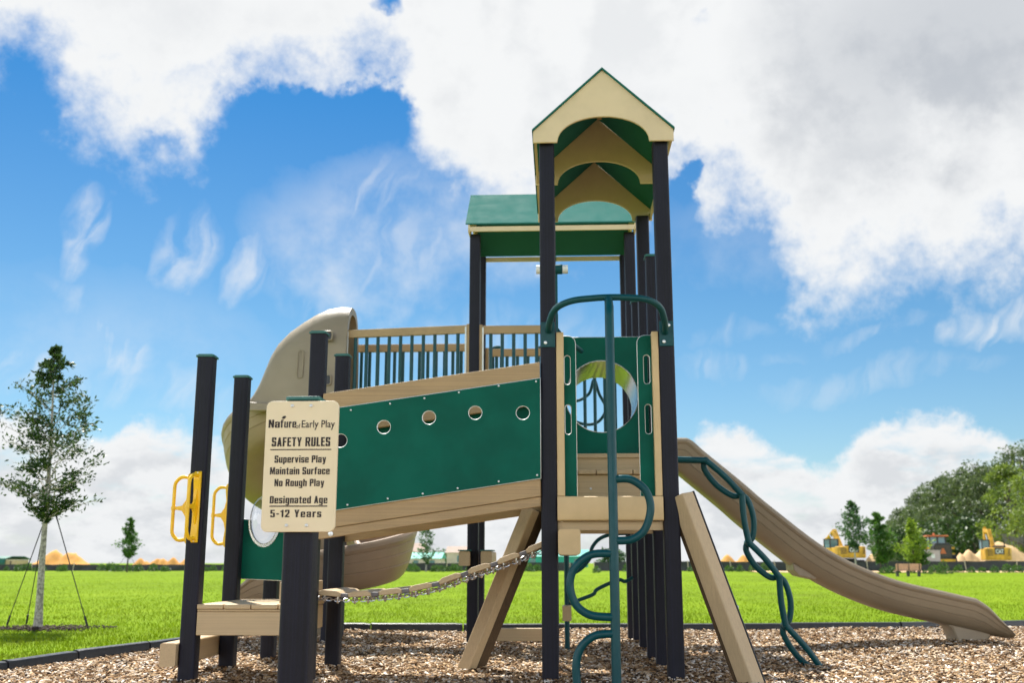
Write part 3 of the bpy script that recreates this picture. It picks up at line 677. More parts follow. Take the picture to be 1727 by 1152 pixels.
# bubble window guard behind it
bc = (-2.478, 1.215); brd = .222
pts = [(-2.70, .735), (-2.25, .715), (-2.25, 1.225)]
arc = [(bc[0] + .60 * brd * math.cos(R(a)) * 1.0, bc[1] + brd * math.sin(R(a))) for a in range(0, -181, -10)]
pts += arc + [(-2.70, 1.225)]
bp = panel('bubble_guard', [pts], .02, (0, 8.80, 0), (1, 0, 0), (0, 0, 1), [M['green'], M['white_core']], PG)
for j in ((-2.712, -2.690, 8.765, 8.79, .735, 1.225), (-2.262, -2.245, 8.765, 8.79, .715, 1.10)): e = MB(); e.box(*j); e.build('edge_strip', M['white_core'], bp)
rg = MB(); outer = [(bc[0] + (.60 * brd + .004) * math.cos(R(a)), 8.788, bc[1] + (brd + .004) * math.sin(R(a))) for a in range(180, 361, 10)]
inn = [(bc[0] + (.60 * brd - .022) * math.cos(R(a)), 8.788, bc[1] + (brd - .026) * math.sin(R(a))) for a in range(180, 361, 10)]
back_o = [(x, 8.780, z) for x, y, z in outer]; back_i = [(x, 8.780, z) for x, y, z in inn]
rg.loft([outer, inn, back_i, back_o, outer], False, False); rr_ = rg.build('steel_ring', M['steel'], bp, True)
bolt(rr_, [(bc[0] + (.60 * brd - .008) * math.cos(R(a)), 8.780, bc[1] + (brd - .010) * math.sin(R(a))) for a in (-20, -55, -90, -125, -160)], r=.006)
mg, b, p, o = new_mat('clear_acrylic'); p.inputs['Base Color'].default_value = (.97, .98, 1, 1); p.inputs['Roughness'].default_value = .04; p.inputs['Transmission Weight'].default_value = .0
tb = b.node('ShaderNodeBsdfTransparent'); tb.inputs[0].default_value = (.93, .95, .97, 1); fr = b.node('ShaderNodeFresnel'); fr.inputs[0].default_value = 1.5; gl = b.node('ShaderNodeBsdfGlossy'); gl.inputs['Roughness'].default_value = .03
mxs = b.node('ShaderNodeMixShader'); b.put(mxs.inputs[0], b.add(b.mul(fr.outputs[0], .9), .06)); mg.node_tree.links.new(tb.outputs[0], mxs.inputs[1]); mg.node_tree.links.new(gl.outputs[0], mxs.inputs[2]); mg.node_tree.links.new(mxs.outputs[0], o.inputs[0])
dm = MB(); secs = []
for k in range(8):
    a = R(90 * k / 8); r_ = math.cos(a); secs.append([(bc[0] + (.60 * brd - .015) * r_ * math.cos(R(q)), 8.785 - .16 * math.sin(a), bc[1] + (brd - .018) * r_ * math.sin(R(q))) for q in range(0, 360, 15)])
dm.loft(secs, True, False); dm.build('bubble_window', mg, bp, True, fix=False)

# ---- yellow hand grips
def grip(org, U):
    og, U = Vector(org), Vector(U); V = Vector((0, 0, 1)); W = U.cross(V)
    def P(u, v): return og + U * u + V * v
    path = fillet([P(.012, .225), P(.045, .235), P(.085, .232), P(.128, .19), P(.128, -.19), P(.085, -.235), P(.045, -.236), P(.012, -.225)], .03, 5)
    m_ = MB(); m_.tube(path, .0135, 10); g = m_.build('hand_grip', M['yellow'], PG, True, sharp=60)
    k = MB(); edge = [(.0, .262), (.012, .262), (.026, .24), (.026, .20), (.016, .12), (.016, -.12), (.026, -.20), (.026, -.24), (.012, -.262), (0, -.262)]
    vs = [P(u, v) + W * s_ * .028 for s_ in (-1, 1) for u, v in edge]; n = len(edge)
    k.add(vs, [tuple(range(n)), tuple(range(2 * n - 1, n - 1, -1))] + [(i, i + n, (i + 1) % n + n, (i + 1) % n) for i in range(n)]); k.build('grip_base', M['yellow'], g, False, .006)
    wb = [(.016, .14), (.034, .06), (.06, .02), (.124, .008), (.124, -.008), (.06, -.02), (.034, -.06), (.016, -.14)]
    k = MB(); vs = [P(u, v) + W * s_ * .007 for s_ in (-1, 1) for u, v in wb]; n = len(wb)
    k.add(vs, [tuple(range(n)), tuple(range(2 * n - 1, n - 1, -1))] + [(i, i + n, (i + 1) % n + n, (i + 1) % n) for i in range(n)]); k.build('grip_web', M['yellow'], g)
    k = MB(); k.tube([P(.128, .014), P(.128, -.014)], .018, 10); k.build('grip_collar', M['yellow'], g, True)
    bolt(g, [P(.013, .25), P(.013, -.25)], tuple(U), .007)
grip((XS - HP, 7.80, 1.262), (-1, 0, 0)); grip((XS + .01, 7.80 - HP, 1.27), (-.18, -.983, 0)); grip((XS - HP, 8.72, 1.25), (-1, 0, 0))

# ================================================================== safety sign on its own post
SG = thing('safety_sign', 'cream safety rules sign with brown lettering bolted to a thick black post', 'sign', (-1.066, 4.33, 0))
m_ = MB(); m_.prism(rrect(-1.129, -1.004, 4.268, 4.393, .02, n=4), 2, -.15, 1.525); po = m_.build('post', M['dark_z'], SG, True)
m_ = MB(); m_.prism(rrect(-1.139, -.994, 4.258, 4.403, .012, n=2), 2, 1.525, 1.541); m_.build('post_cap', M['cap'], po, False, .003)
w_, z0, z1 = .302, .983, 1.519; c = -1.0625
m_ = MB(); m_.prism(rrect(c - w_ / 2, c + w_ / 2, z0, z1, .026), 1, 4.246, 4.267); bd = m_.build('sign_board', M['cream'], SG, False, .003)
so = (c, 4.2452, 0); U, V = (1, 0, 0), (0, 0, 1)
def zy(ypx): return z1 - (ypx - 678) / (897 - 678) * (z1 - z0)
def line(s, x, ypx, w, cap, bold=.02, nm='lettering', wide=.05): return text_mesh(nm, s, x, zy(ypx), w, cap, so, U, V, M['ink'], bd, bold, .0012, wide)
GL = {  # condensed heavy poster face: rectangles (x0,y0,x1,y1) or polygons, on a grid with cap height 10
'S': (5, (.3, 8.5, 4.7, 10), (0, 5.2, 2, 9.6), (3, 7, 5, 9.6), (.4, 4.3, 4.6, 5.9), (3, .5, 5, 5), (0, .5, 2, 3), (.3, 0, 4.7, 1.5)),
'A': (5.2, ((0, 0), (1.9, 0), (3.4, 10), (1.6, 10)), ((5.2, 0), (3.3, 0), (1.8, 10), (3.6, 10)), (1.3, 2.0, 3.9, 3.6)),
'F': (4.2, (0, 0, 2, 10), (2, 8.4, 4.2, 10), (2, 4.5, 3.9, 6)), 'E': (4.3, (0, 0, 2, 10), (2, 8.4, 4.2, 10), (2, 4.5, 3.9, 6), (2, 0, 4.3, 1.6)),
'T': (4.6, (1.3, 0, 3.3, 8.4), (0, 8.4, 4.6, 10)), 'Y': (5.2, ((0, 10), (2, 10), (2.6, 6.2), (3.2, 10), (5.2, 10), (3.6, 4), (3.6, 0), (1.6, 0), (1.6, 4))),
'R': (5.5, (0, 0, 2, 10), (2, 8.5, 4.8, 10), (3.4, 5.2, 5.4, 9.5), (2, 4.3, 4.8, 5.8), ((2.5, 4.4), (4.5, 4.4), (5.6, 0), (3.6, 0))), 'U': (5, (0, .6, 2, 10), (3, .6, 5, 10), (.4, 0, 4.6, 1.5)), 'L': (4, (0, 0, 2, 10), (2, 0, 4, 1.6)),
'D': (5, (0, 0, 2, 10), (2, 8.5, 4.4, 10), (3, .6, 5, 9.4), (2, 0, 4.4, 1.5)), 'N': (5.2, (0, 0, 1.8, 10), (3.4, 0, 5.2, 10), ((.7, 10), (2.0, 10), (4.5, 0), (3.2, 0))),
'M': (6.8, (0, 0, 1.8, 10), (5, 0, 6.8, 10), ((1.0, 10), (2.3, 10), (3.4, 4.5), (4.5, 10), (5.8, 10), (4.0, .5), (2.8, .5))), 'P': (5, (0, 0, 2, 10), (2, 8.5, 4.4, 10), (3, 4.5, 5, 9.5), (2, 4, 4.4, 5.5)),
'u': (4.8, (0, .6, 1.9, 7.5), (2.9, 0, 4.8, 7.5), (.4, 0, 2.9, 1.3)), 'p': (4.8, (0, -2.4, 1.9, 7.5), (1.9, 6.2, 4.4, 7.5), (2.9, .6, 4.8, 7), (1.9, 0, 4.4, 1.3)),
'e': (4.8, (0, .6, 1.9, 6.9), (.4, 6.2, 4.4, 7.5), (2.9, 3.2, 4.8, 7), (1.9, 3.2, 2.9, 4.2), (.4, 0, 4.4, 1.3), (2.9, .5, 4.8, 2.2)), 'r': (3.4, (0, 0, 1.9, 7.5), (1.9, 5.5, 3.4, 7.5)),
'v': (4.8, ((0, 7.5), (1.9, 7.5), (2.4, 2.8), (2.9, 7.5), (4.8, 7.5), (3.4, 0), (1.4, 0))), 'i': (1.9, (0, 0, 1.9, 7.5), (0, 8.5, 1.9, 10)),
's': (4.4, (.3, 6.2, 4.1, 7.5), (0, 3.7, 1.8, 7.1), (2.6, 5.3, 4.4, 7.1), (.3, 3.1, 4.1, 4.4), (2.6, .4, 4.4, 3.8), (0, .4, 1.8, 2.2), (.3, 0, 4.1, 1.3)), 'l': (1.9, (0, 0, 1.9, 10)),
'a': (4.7, (.4, 6.2, 4.3, 7.5), (0, 5, 1.8, 7.1), (2.9, 0, 4.7, 7.1), (.4, 3.3, 2.9, 4.4), (0, .5, 1.8, 3.9), (.4, 0, 2.9, 1.2)),
'y': (4.9, ((0, 7.5), (1.9, 7.5), (2.5, 2.8), (3.1, 7.5), (4.9, 7.5), (3.5, -1), (2.7, -2.4), (.5, -2.4), (.5, -1), (1.4, -1), (1.6, 0))), 'n': (4.8, (0, 0, 1.9, 7.5), (2.9, 0, 4.8, 7), (1.9, 6.1, 4.4, 7.5)),
't': (3.5, (.7, .5, 2.6, 9.3), (0, 6.2, 3.5, 7.5), (1, 0, 3.5, 1.3)), 'f': (3.7, (.7, 0, 2.6, 9.4), (0, 6.2, 3.5, 7.5), (1.1, 8.7, 3.7, 10)), 'c': (4.6, (0, .6, 1.9, 6.9), (.4, 6.2, 4.2, 7.5), (2.8, 4.7, 4.6, 7), (.4, 0, 4.2, 1.3), (2.8, .5, 4.6, 2.8)),
'o': (4.8, (0, .6, 1.9, 6.9), (2.9, .6, 4.8, 6.9), (.4, 0, 4.4, 1.3), (.4, 6.2, 4.4, 7.5)), 'g': (4.8, (0, .8, 1.9, 6.9), (.4, 6.2, 2.9, 7.5), (.4, .2, 2.9, 1.5), (2.9, -1.9, 4.8, 7.5), (.3, -2.5, 4.4, -1.2)), 'h': (4.8, (0, 0, 1.9, 10), (2.9, 0, 4.8, 7), (1.9, 6.1, 4.4, 7.5)),
'd': (4.8, (2.9, 0, 4.8, 10), (0, .6, 1.9, 6.9), (.4, 0, 2.9, 1.3), (.4, 6.2, 2.9, 7.5)), '5': (4.9, (0, 4.8, 1.9, 10), (1.9, 8.5, 4.6, 10), (1.9, 4.9, 4.4, 6.3), (3, .5, 4.9, 5.8), (.3, 0, 4.4, 1.4), (0, .5, 1.9, 2.6)), '-': (2.8, (0, 3.6, 2.8, 5.2)),
'1': (3.2, (1.3, 0, 3.2, 10), (0, 7, 1.3, 8.6)), '2': (4.9, (.4, 8.5, 4.5, 10), (0, 6.8, 1.9, 9.4), (3, 5.6, 4.9, 9.4), ((0, 1.5), (2.3, 1.5), (4.9, 5.7), (3.0, 5.9)), (0, 0, 4.9, 1.6)), ' ': (2.2,)}
def heavy(s, x, ypx, w, cap, gap=.95, nm='lettering'):
    tot = sum(GL[q][0] for q in s) + gap * (len(s) - 1); k = w / tot; u = x - w / 2; z = zy(ypx); kv = cap / 10; m_ = MB()
    for q in s:
        g = GL[q]
        for i, r in enumerate(g[1:]):
            pl_ = r if isinstance(r[0], tuple) else ((r[0], r[1]), (r[2], r[1]), (r[2], r[3]), (r[0], r[3]))
            m_.prism([(c + u + a * k, z + b_ * kv) for a, b_ in pl_], 1, 4.2450 - .00012 * i, 4.2464)
        u += (g[0] + gap) * k
    return m_.build(nm, M['ink'], bd)
heavy('Na', -.1150, 723.5, .047, .0335); heavy('fure', -.0560, 723.5, .066, .0335)
line('of', -.0155, 724.5, .020, .018, .0, wide=0); line('Early Play', .0690, 723.5, .138, .031, .0, wide=.008)
lf = MB(); lp = [(-.0850, zy(707.5)), (-.0795, zy(704.0)), (-.0700, zy(703.2)), (-.0665, zy(705.0)), (-.0720, zy(708.2)), (-.0790, zy(708.6))]
lf.prism([(c + x, z) for x, z in lp], 1, 4.2448, 4.2462); lf.build('leaf_mark', M['ink'], bd)
heavy('SAFETY RULES', 0, 755.2, .243, .0375); heavy('Supervise Play', 0, 782.6, .213, .0295); heavy('Maintain Surface', 0, 802.2, .247, .0295)
heavy('No Rough Play', 0, 821.9, .205, .0295); heavy('Designated Age', 0, 850.2, .237, .0295); heavy('5-12 Years', -.009, 873.0, .209, .0300, 1.5)
for j in ((c - .126, c + .127, 4.2448, 4.2464, zy(761.5), zy(759.7)), (c - .1185, c + .1185, 4.2448, 4.2464, zy(855.8), zy(853.9))): u = MB(); u.box(*j); u.build('underline', M['ink'], bd)
bolt(bd, [(c - .042, 4.246, zy(686.5)), (c + .036, 4.246, zy(686.5)), (c - .045, 4.246, zy(886.5)), (c + .037, 4.246, zy(886.5))], r=.007)

# ================================================================== ground, chips, grass
ORG[0] = Vector((0, 0, 0))
def mesh_np(name, V, F, mat, parent=None):
    """V (n,3), F (m,k) -> one mesh"""
    me = bpy.data.meshes.new(name); k = F.shape[1]
    me.vertices.add(len(V)); me.vertices.foreach_set('co', np.ascontiguousarray(V, dtype=np.float32).ravel())
    me.loops.add(F.size); me.loops.foreach_set('vertex_index', np.ascontiguousarray(F, dtype=np.int32).ravel())
    me.polygons.add(len(F)); me.polygons.foreach_set('loop_start', np.arange(0, F.size, k, dtype=np.int32)); me.polygons.foreach_set('loop_total', np.full(len(F), k, dtype=np.int32))
    me.update(calc_edges=True); me.validate()
    o = bpy.data.objects.new(name, me); COL.objects.link(o); me.materials.append(mat)
    if parent: o.parent = parent
    return o
BED = [(-5.3, -5), (-5.05, 3), (-4.80, 6.4), (-4.55, 8.68), (-4.43, 9.7), (-4.18, 10.75), (-3.97, 12.0), (-3.68, 13.95), (-1.278, 14.02), (-.1, 14.2), (1.57, 14.25), (2.9, 14.4), (4.5, 14.6), (6.6, 15.4), (9.5, 16.6), (14, 17.0), (15, 10), (14, -5)]
def inside(px, py, poly):
    r = np.zeros(len(px), bool); n = len(poly)
    for i in range(n):
        (x0, y0), (x1, y1) = poly[i], poly[(i + 1) % n]
        c = ((y0 > py) != (y1 > py)); r ^= c & (px < (x1 - x0) * (py - y0) / ((y1 - y0) or 1e-9) + x0)
    return r
# grassy ground to the horizon
def hgt(x, y): return np.clip((np.hypot(x, y) - 30) / 70, 0, 1) * .16 - .04
mg_, b, p, o = new_mat('lawn'); g = b.node('ShaderNodeNewGeometry'); v = g.outputs['Position']
n1 = b.noise(v, .12, 5, .6); n2_ = b.noise(v, 1.1, 6, .65); n3_ = b.noise(v, 9, 5, .7)
k = b.add(b.mul(n1, .45), b.add(b.mul(n2_, .35), b.mul(n3_, .35)))
r = b.node('ShaderNodeValToRGB'); b.put(r.inputs[0], b.smooth(k, .36, .80)); cr = r.color_ramp
cr.elements[0].color = (.10, .135, .010, 1); cr.elements[1].color = (.21, .29, .014, 1); e = cr.elements.new(.5); e.color = (.140, .225, .006, 1)
b.put(p.inputs['Base Color'], r.outputs[0]); p.inputs['Roughness'].default_value = .9; p.inputs['Specular IOR Level'].default_value = .05
bn = b.node('ShaderNodeBump'); bn.inputs['Strength'].default_value = .5; bn.inputs['Distance'].default_value = .06; b.put(bn.inputs['Height'], b.noise(v, 16, 4, .7)); mg_.node_tree.links.new(bn.outputs[0], p.inputs['Normal'])
xs = np.concatenate([-np.geomspace(3000, 6, 26), np.linspace(-5, 5, 8), np.geomspace(6, 3000, 26)]); X_, Y_ = np.meshgrid(xs, xs)
Vg = np.stack([X_.ravel(), Y_.ravel(), hgt(X_.ravel(), Y_.ravel())], 1); n = len(xs)
I = np.arange(n * n).reshape(n, n); Fg = np.stack([I[:-1, :-1].ravel(), I[:-1, 1:].ravel(), I[1:, 1:].ravel(), I[1:, :-1].ravel()], 1)
tag(mesh_np('ground', Vg, Fg, mg_), kind='structure')
# bark bed
mb_, b, p, o = new_mat('bark_base'); g = b.node('ShaderNodeNewGeometry'); v = g.outputs['Position']
k = b.noise(v, 60, 4, .7); b.put(p.inputs['Base Color'], b.mix(b.smooth(k, .35, .65), (.06, .038, .022, 1), (.27, .17, .10, 1))); p.inputs['Roughness'].default_value = .9
m_ = MB(); m_.add([(x, y, -.033) for x, y in BED], [tuple(range(len(BED)))]); tag(m_.build('mulch_bed', mb_, fix=False), kind='structure')
def chips(name, n, sampler, mat, size=(.012, .075), z0=-.031, zr=.026, und=1.0):
    x, y = sampler(n); n = len(x)
    ln = size[0] + (size[1] - size[0]) * RNG.random(n) ** 1.8; wd = np.minimum(ln * RNG.uniform(.16, .6, n), .017); th = RNG.uniform(.004, .010, n)
    yaw = RNG.uniform(0, 2 * np.pi, n); pit = RNG.normal(0, .28, n); rol = RNG.normal(0, .38, n)
    c, s = np.cos(yaw), np.sin(yaw); cp_, sp2 = np.cos(pit), np.sin(pit); c3, s3 = np.cos(rol), np.sin(rol)
    U = np.stack([c * cp_, s * cp_, sp2], 1); Vv = np.stack([-s * c3 - c * sp2 * s3, c * c3 - s * sp2 * s3, cp_ * s3], 1); W = np.cross(U, Vv)
    base = np.stack([x, y, z0 + RNG.uniform(0, zr, n) + und * np.clip(.014 + .012 * np.sin(x * 1.9 + 1.3 * np.sin(y * 1.1)) + .012 * np.sin(y * 2.3 + 1.7 * np.sin(x * .9)), 0, 1)], 1)
    cor = [(-1, -1, 0), (1, -.7, 0), (.85, 1, 0), (-.9, .8, 0), (-1, -1, 1), (1, -.7, 1), (.85, 1, 1), (-.9, .8, 1)]
    P = np.stack([base + U * (ln / 2 * a)[:, None] + Vv * (wd / 2 * d)[:, None] + W * (th * e)[:, None] for a, d, e in cor], 1)
    F0 = np.array([(4, 5, 6, 7), (0, 1, 5, 4), (1, 2, 6, 5), (2, 3, 7, 6), (3, 0, 4, 7)])
    F = (F0[None] + (np.arange(n) * 8)[:, None, None]).reshape(-1, 4)
    return mesh_np(name, P.reshape(-1, 3), F, mat)
mc, b, p, o = new_mat('wood_chip'); g = b.node('ShaderNodeNewGeometry'); rr = b.node('ShaderNodeValToRGB'); b.put(rr.inputs[0], g.outputs['Random Per Island']); cr = rr.color_ramp
cr.elements[0].color = (.028, .017, .009, 1); cr.elements[1].color = (.80, .74, .65, 1)
for q, c_ in ((.20, (.11, .062, .028)), (.44, (.30, .172, .078)), (.66, (.46, .315, .17)), (.84, (.58, .46, .33))): e = cr.elements.new(q); e.color = (*c_, 1)
b.put(p.inputs['Base Color'], rr.outputs[0]); p.inputs['Roughness'].default_value = .8; p.inputs['Specular IOR Level'].default_value = .2
def smp(n):
    y = 7.2 * (16.5 / 7.2) ** RNG.random(n); x = RNG.uniform(-.66, .60, n) * y
    ok = inside(x, y, BED) ; return x[ok], y[ok]
tag(chips('wood_chips', 185000, smp, mc), kind='stuff')
PB = [(XR, Y0), (XL, Y0), (XR, YA), (XL, YA), (XR, YB), (XW, Y0), (XW, YA), (XS, 7.8), (XS, 8.72), (-2.57, 9.42), (XB, YD), (.36, 7.42), (-.74, 8.87), (1.38, 7.8), (4.45, 12.0), (2.18, 9.25), (XR, YC), (XR, YD)]
def smp4(n):
    k = RNG.integers(0, len(PB), n); P_ = np.array(PB)[k]; a = RNG.uniform(0, 6.283, n); r = .06 + .16 * RNG.random(n) ** 1.6
    return P_[:, 0] + r * np.cos(a), P_[:, 1] + r * np.sin(a)
tag(chips('chip_drifts', 5200, smp4, mc, (.012, .06), -.012, .03), kind='stuff')
def smp2(n):
    x = RNG.uniform(-5.3, 8, n); y = RNG.uniform(2.0, 7.3, n); ok = inside(x, y, BED); return x[ok], y[ok]
tag(chips('loose_wood_chips', 16000, smp2, mc), kind='stuff')
# grass blades on the nearer lawn
def blades(name, n, ymin, ymax, hh, ww, mat, xr=(-.72, .66), bed=BED):
    y = ymin * (ymax / ymin) ** RNG.random(n); x = RNG.uniform(*xr, n) * y
    ok = ~inside(x, y, bed); x, y = x[ok], y[ok]; n = len(x)
    cl = .6 + .8 * (np.sin(x * 3.1 + np.sin(y * 2.3) * 2) * np.sin(y * 2.7 + np.sin(x * 1.7) * 2) * .5 + .5)
    h = RNG.uniform(*hh, n) * cl; w = RNG.uniform(*ww, n); a = RNG.uniform(0, np.pi, n); le = RNG.normal(0, .35, (n, 2))
    d = np.stack([np.cos(a), np.sin(a)], 1) * w[:, None] / 2; z = hgt(x, y) - .004
    A = np.stack([x - d[:, 0], y - d[:, 1], z], 1); B = np.stack([x + d[:, 0], y + d[:, 1], z], 1)
    C = np.stack([x + d[:, 0] * .7 + le[:, 0] * h * .4, y + d[:, 1] * .7 + le[:, 1] * h * .4, z + h * .6], 1); D = np.stack([x + le[:, 0] * h, y + le[:, 1] * h, z + h], 1)
    P = np.stack([A, B, C, D], 1).reshape(-1, 3); F = np.arange(4 * n).reshape(n, 4)
    return mesh_np(name, P, F, mat)
mgr = leafy('grass_blade', (.085, .155, .004), (.155, .26, .005), (.255, .34, .012), .30, .7, (.165, .19, .022))
tag(blades('grass', 230000, 8.2, 75, (.022, .056), (.006, .014), mgr), kind='stuff')
# black plastic edging of the bed
BE = thing('bed_edging', 'black plastic edging strip around the wood chip bed, laid in short joined lengths', 'edging', (-4.0, 12.0, 0))
path = []
for (x0, y0), (x1, y1) in zip(BED[1:16], BED[2:17]):
    L_ = math.hypot(x1 - x0, y1 - y0); k = max(1, round(L_ / 1.25))
    for i in range(k): path.append(((x0 + (x1 - x0) * i / k, y0 + (y1 - y0) * i / k), (x0 + (x1 - x0) * (i + 1) / k, y0 + (y1 - y0) * (i + 1) / k)))
for i, (a, c) in enumerate(path):
    d = Vector((c[0] - a[0], c[1] - a[1], 0)); t = d.normalized(); nn = Vector((-t.y, t.x, 0)); hj = random.uniform(-.008, .008)
    prof = [(-.045, -.1), (-.045, .055 + hj), (-.036, .077 + hj), (-.015, .087 + hj), (.015, .087 + hj), (.036, .077 + hj), (.045, .055 + hj), (.045, -.1)]
    A_, C_ = Vector((*a, 0)), Vector((*c, 0)); m_ = MB(); tilt = random.uniform(-.006, .006)
    m_.loft([[A_ + t * .012 + nn * u + Vector((0, 0, v - tilt)) for u, v in prof], [A_ + t * .10 + nn * u + Vector((0, 0, v)) for u, v in prof], [C_ - t * .10 + nn * u + Vector((0, 0, v)) for u, v in prof], [C_ - t * .004 + nn * u * .93 + Vector((0, 0, v - .004 + tilt)) for u, v in prof]])
    m_.build('edging_length', M['black'], BE, True)

# ================================================================== trees
bark_pale = plain('pale_bark', (.36, .33, .29), .85, .55, 26, .9, 45); bark_dark = plain('dark_bark', (.07, .055, .04), .85, .3, 9, .5, 40)
def leaf_quads(C, D, size, asp=.42):
    """C centres, D growth directions -> diamond leaves"""
    n = len(C); D = D / (np.linalg.norm(D, axis=1, keepdims=True) + 1e-9); rnd = RNG.normal(0, 1, (n, 3)); S_ = np.cross(D, rnd); S_ /= (np.linalg.norm(S_, axis=1, keepdims=True) + 1e-9)
    ln = (size * RNG.uniform(.6, 1.3, n))[:, None]; Nn = np.cross(D, S_)
    P = np.stack([C, C + D * ln * .45 + S_ * ln * asp * .5 + Nn * ln * .06, C + D * ln, C + D * ln * .45 - S_ * ln * asp * .5 + Nn * ln * .06], 1)
    return P.reshape(-1, 3), np.arange(4 * n).reshape(n, 4)
def make_tree(name, label, loc, H, z0, env, nbr, leaves, lsize, mat, bark, group=None, tr=.05, seed=1, lean=(0, 0), droop=.25, asp=.42, spread=.10, cat='tree'):
    """env(t) crown radius for t in 0..1 between z0 and H"""
    rg = np.random.default_rng(seed); t_ = thing(name, label, cat, loc, group); ORG[0] = Vector((0, 0, 0))
    tk = MB(); pts = [(lean[0] * (max(z, 0) / H) ** 1.3 + .02 * H * .1 * math.sin(z * 2 + seed), lean[1] * (z / H), z) for z in np.linspace(-.05, H * .97, 12)]
    rad_ = [tr * (1 - .93 * i / 11) * (1.25 if i == 0 else 1) for i in range(12)]; tk.tube(pts, rad_, 9)
    Cs, Ds = [], []
    per = max(1, leaves // nbr)
    for i in range(nbr):
        t = (i + rg.random()) / nbr; zb = z0 + (H - z0) * t ** 1.1 * .97; a = i * 2.399 + rg.normal(0, .35); rl = env(t) * rg.uniform(.35, 1.30)
        zz = max(0, zb - rl * .35); bx = np.interp(zz, [q[2] for q in pts], [q[0] for q in pts]); by = np.interp(zz, [q[2] for q in pts], [q[1] for q in pts])
        dirv = np.array([math.cos(a), math.sin(a), rg.uniform(.35, 1.0)]); P = [np.array([bx, by, zz])]
        for s in range(1, 6):
            q = s / 5; P.append(np.array([bx, by, zz]) + np.array([dirv[0], dirv[1], dirv[2] * (1 - droop * q)]) * rl * q + rg.normal(0, .03 * rl, 3))
        r0 = max(.004, tr * .30 * (1 - t)); tk.tube([Vector(q) for q in P], [r0 * (1 - .16 * s) for s in range(6)], 5)
        # side twigs
        for s in range(3 + int(rl > .3) * 3):
            q = rg.uniform(.35, 1); k = min(int(q * 5), 4); base = P[k] + (P[k + 1] - P[k]) * (q * 5 - k); tw = rg.normal(0, 1, 3); tw[2] = abs(tw[2]) * .5; tw = tw / np.linalg.norm(tw) * rl * rg.uniform(.18, .42); end = base + tw
            if rl > .12: tk.tube([Vector(base), Vector(base + tw * .5 + rg.normal(0, .01, 3)), Vector(end)], [r0 * .4, r0 * .3, r0 * .2], 4)
            m = max(2, per // (4 + int(rl > .3) * 3)); u = rg.random(m)[:, None]; c = base + tw * u + rg.normal(0, spread * rl, (m, 3)); Cs.append(c); Ds.append(np.tile(tw, (m, 1)) + rg.normal(0, .5 * np.linalg.norm(tw), (m, 3)))
        m = max(2, per // 5); u = rg.uniform(.3, 1.0, m); c = np.array([P[min(int(q * 5), 4)] + (P[min(int(q * 5), 4) + 1] - P[min(int(q * 5), 4)]) * (q * 5 - min(int(q * 5), 4)) for q in u]) + rg.normal(0, spread * rl * .8, (m, 3)); Cs.append(c); Ds.append(np.tile(dirv, (m, 1)) + rg.normal(0, .6, (m, 3)))
    tk.build('trunk', bark, t_, True)
    P, F = leaf_quads(np.concatenate(Cs), np.concatenate(Ds), lsize, asp); mesh_np('crown', P, F, mat, t_)
    return t_
lf_dark = leafy('oak_leaf', (.012, .035, .012), (.028, .068, .020), (.075, .125, .030), .22)
lf_mid = leafy('young_leaf', (.030, .085, .020), (.060, .150, .028), (.12, .24, .045), .30)
lf_far = leafy('bluish_leaf', (.030, .080, .040), (.055, .125, .055), (.10, .19, .07), .28)
lf_yel = leafy('yellow_green_leaf', (.10, .17, .02), (.19, .29, .03), (.33, .42, .06), .35)
lf_wood = leafy('wood_leaf', (.032, .056, .024), (.072, .110, .046), (.145, .185, .080), .28)
lf_wood2 = leafy('bright_wood_leaf', (.055, .095, .018), (.12, .18, .028), (.24, .30, .055), .30)
def env_pyr(w, pk=.28, top=.10):
    return lambda t: w * ((t / pk) ** .5 if t < pk else (1 - (t - pk) / (1 - pk)) ** .95 * (1 - top) + top) if t > 0 else w * .3
T1 = make_tree('staked_tree', 'slender young oak with pale trunk held by three black straps, left foreground of the lawn', (-7.18, 14.53, 0), 4.02, 1.42, env_pyr(.95, .42, .03), 70, 6600, .072, lf_dark, bark_pale, None, .054, 3, (-.12, 0), .3, .40, .085)
ORG[0] = Vector((0, 0, 0))
def strap(par, p, q, r=.008):
    m_ = MB(); m_.tube([p, Vector(p).lerp(Vector(q), .93), q], [r * .7, r, r * 1.6], 6); m_.tube([Vector(p).lerp(Vector(q), .02), Vector(p).lerp(Vector(q), .10)], r * 1.9, 6); return m_.build('strap', M['strap'], par, True)
for q in ((-.42, -.05, 0), (-.31, .28, 0), (.80, -.22, 0)): strap(T1, q, (-.03 if q[0] < 0 else .12, 0, 1.50))
def smp3(n):
    a = RNG.uniform(0, 2 * np.pi, n); r = .85 * RNG.random(n) ** .7 * (1 + .15 * np.sin(a * 5)); return -7.18 + r * np.cos(a) * 1.15, 14.5 + r * np.sin(a) * .62
tag(chips('tree_ring_mulch', 1100, smp3, plain('dark_mulch', (.055, .036, .024), .9, .4, 30, 0), (.02, .055), -.032, .035, 0), kind='stuff')
YT = 'young trees planted around the lawn'
def small(label, x, y, H, z0, w, leaves, ls, mat, seed, pk=.3, n=40, tr=.07):
    t = make_tree('young_tree', label, (x, y, .10), H, z0, env_pyr(w, pk, .12), n, leaves, ls, mat, bark_dark if mat is not lf_far else bark_pale, YT, tr, seed, (0, 0), .2, .5, .12); ORG[0] = Vector((0, 0, 0))
    return t
t = small('narrow light green young tree alone before the black fence, left of the playground', -36.5, 88.5, 4.55, 1.2, .95, 3000, .20, lf_mid, 11, .35)
for q in ((-1.1, 0, 0), (1.1, -.2, 0)): strap(t, q, (0, 0, 1.7), .015)
small('open branched young tree seen under the hanging bridge beside the spiral slide', -12.0, 95, 4.05, .75, 1.35, 800, .26, lf_far, 12, .25, 26)
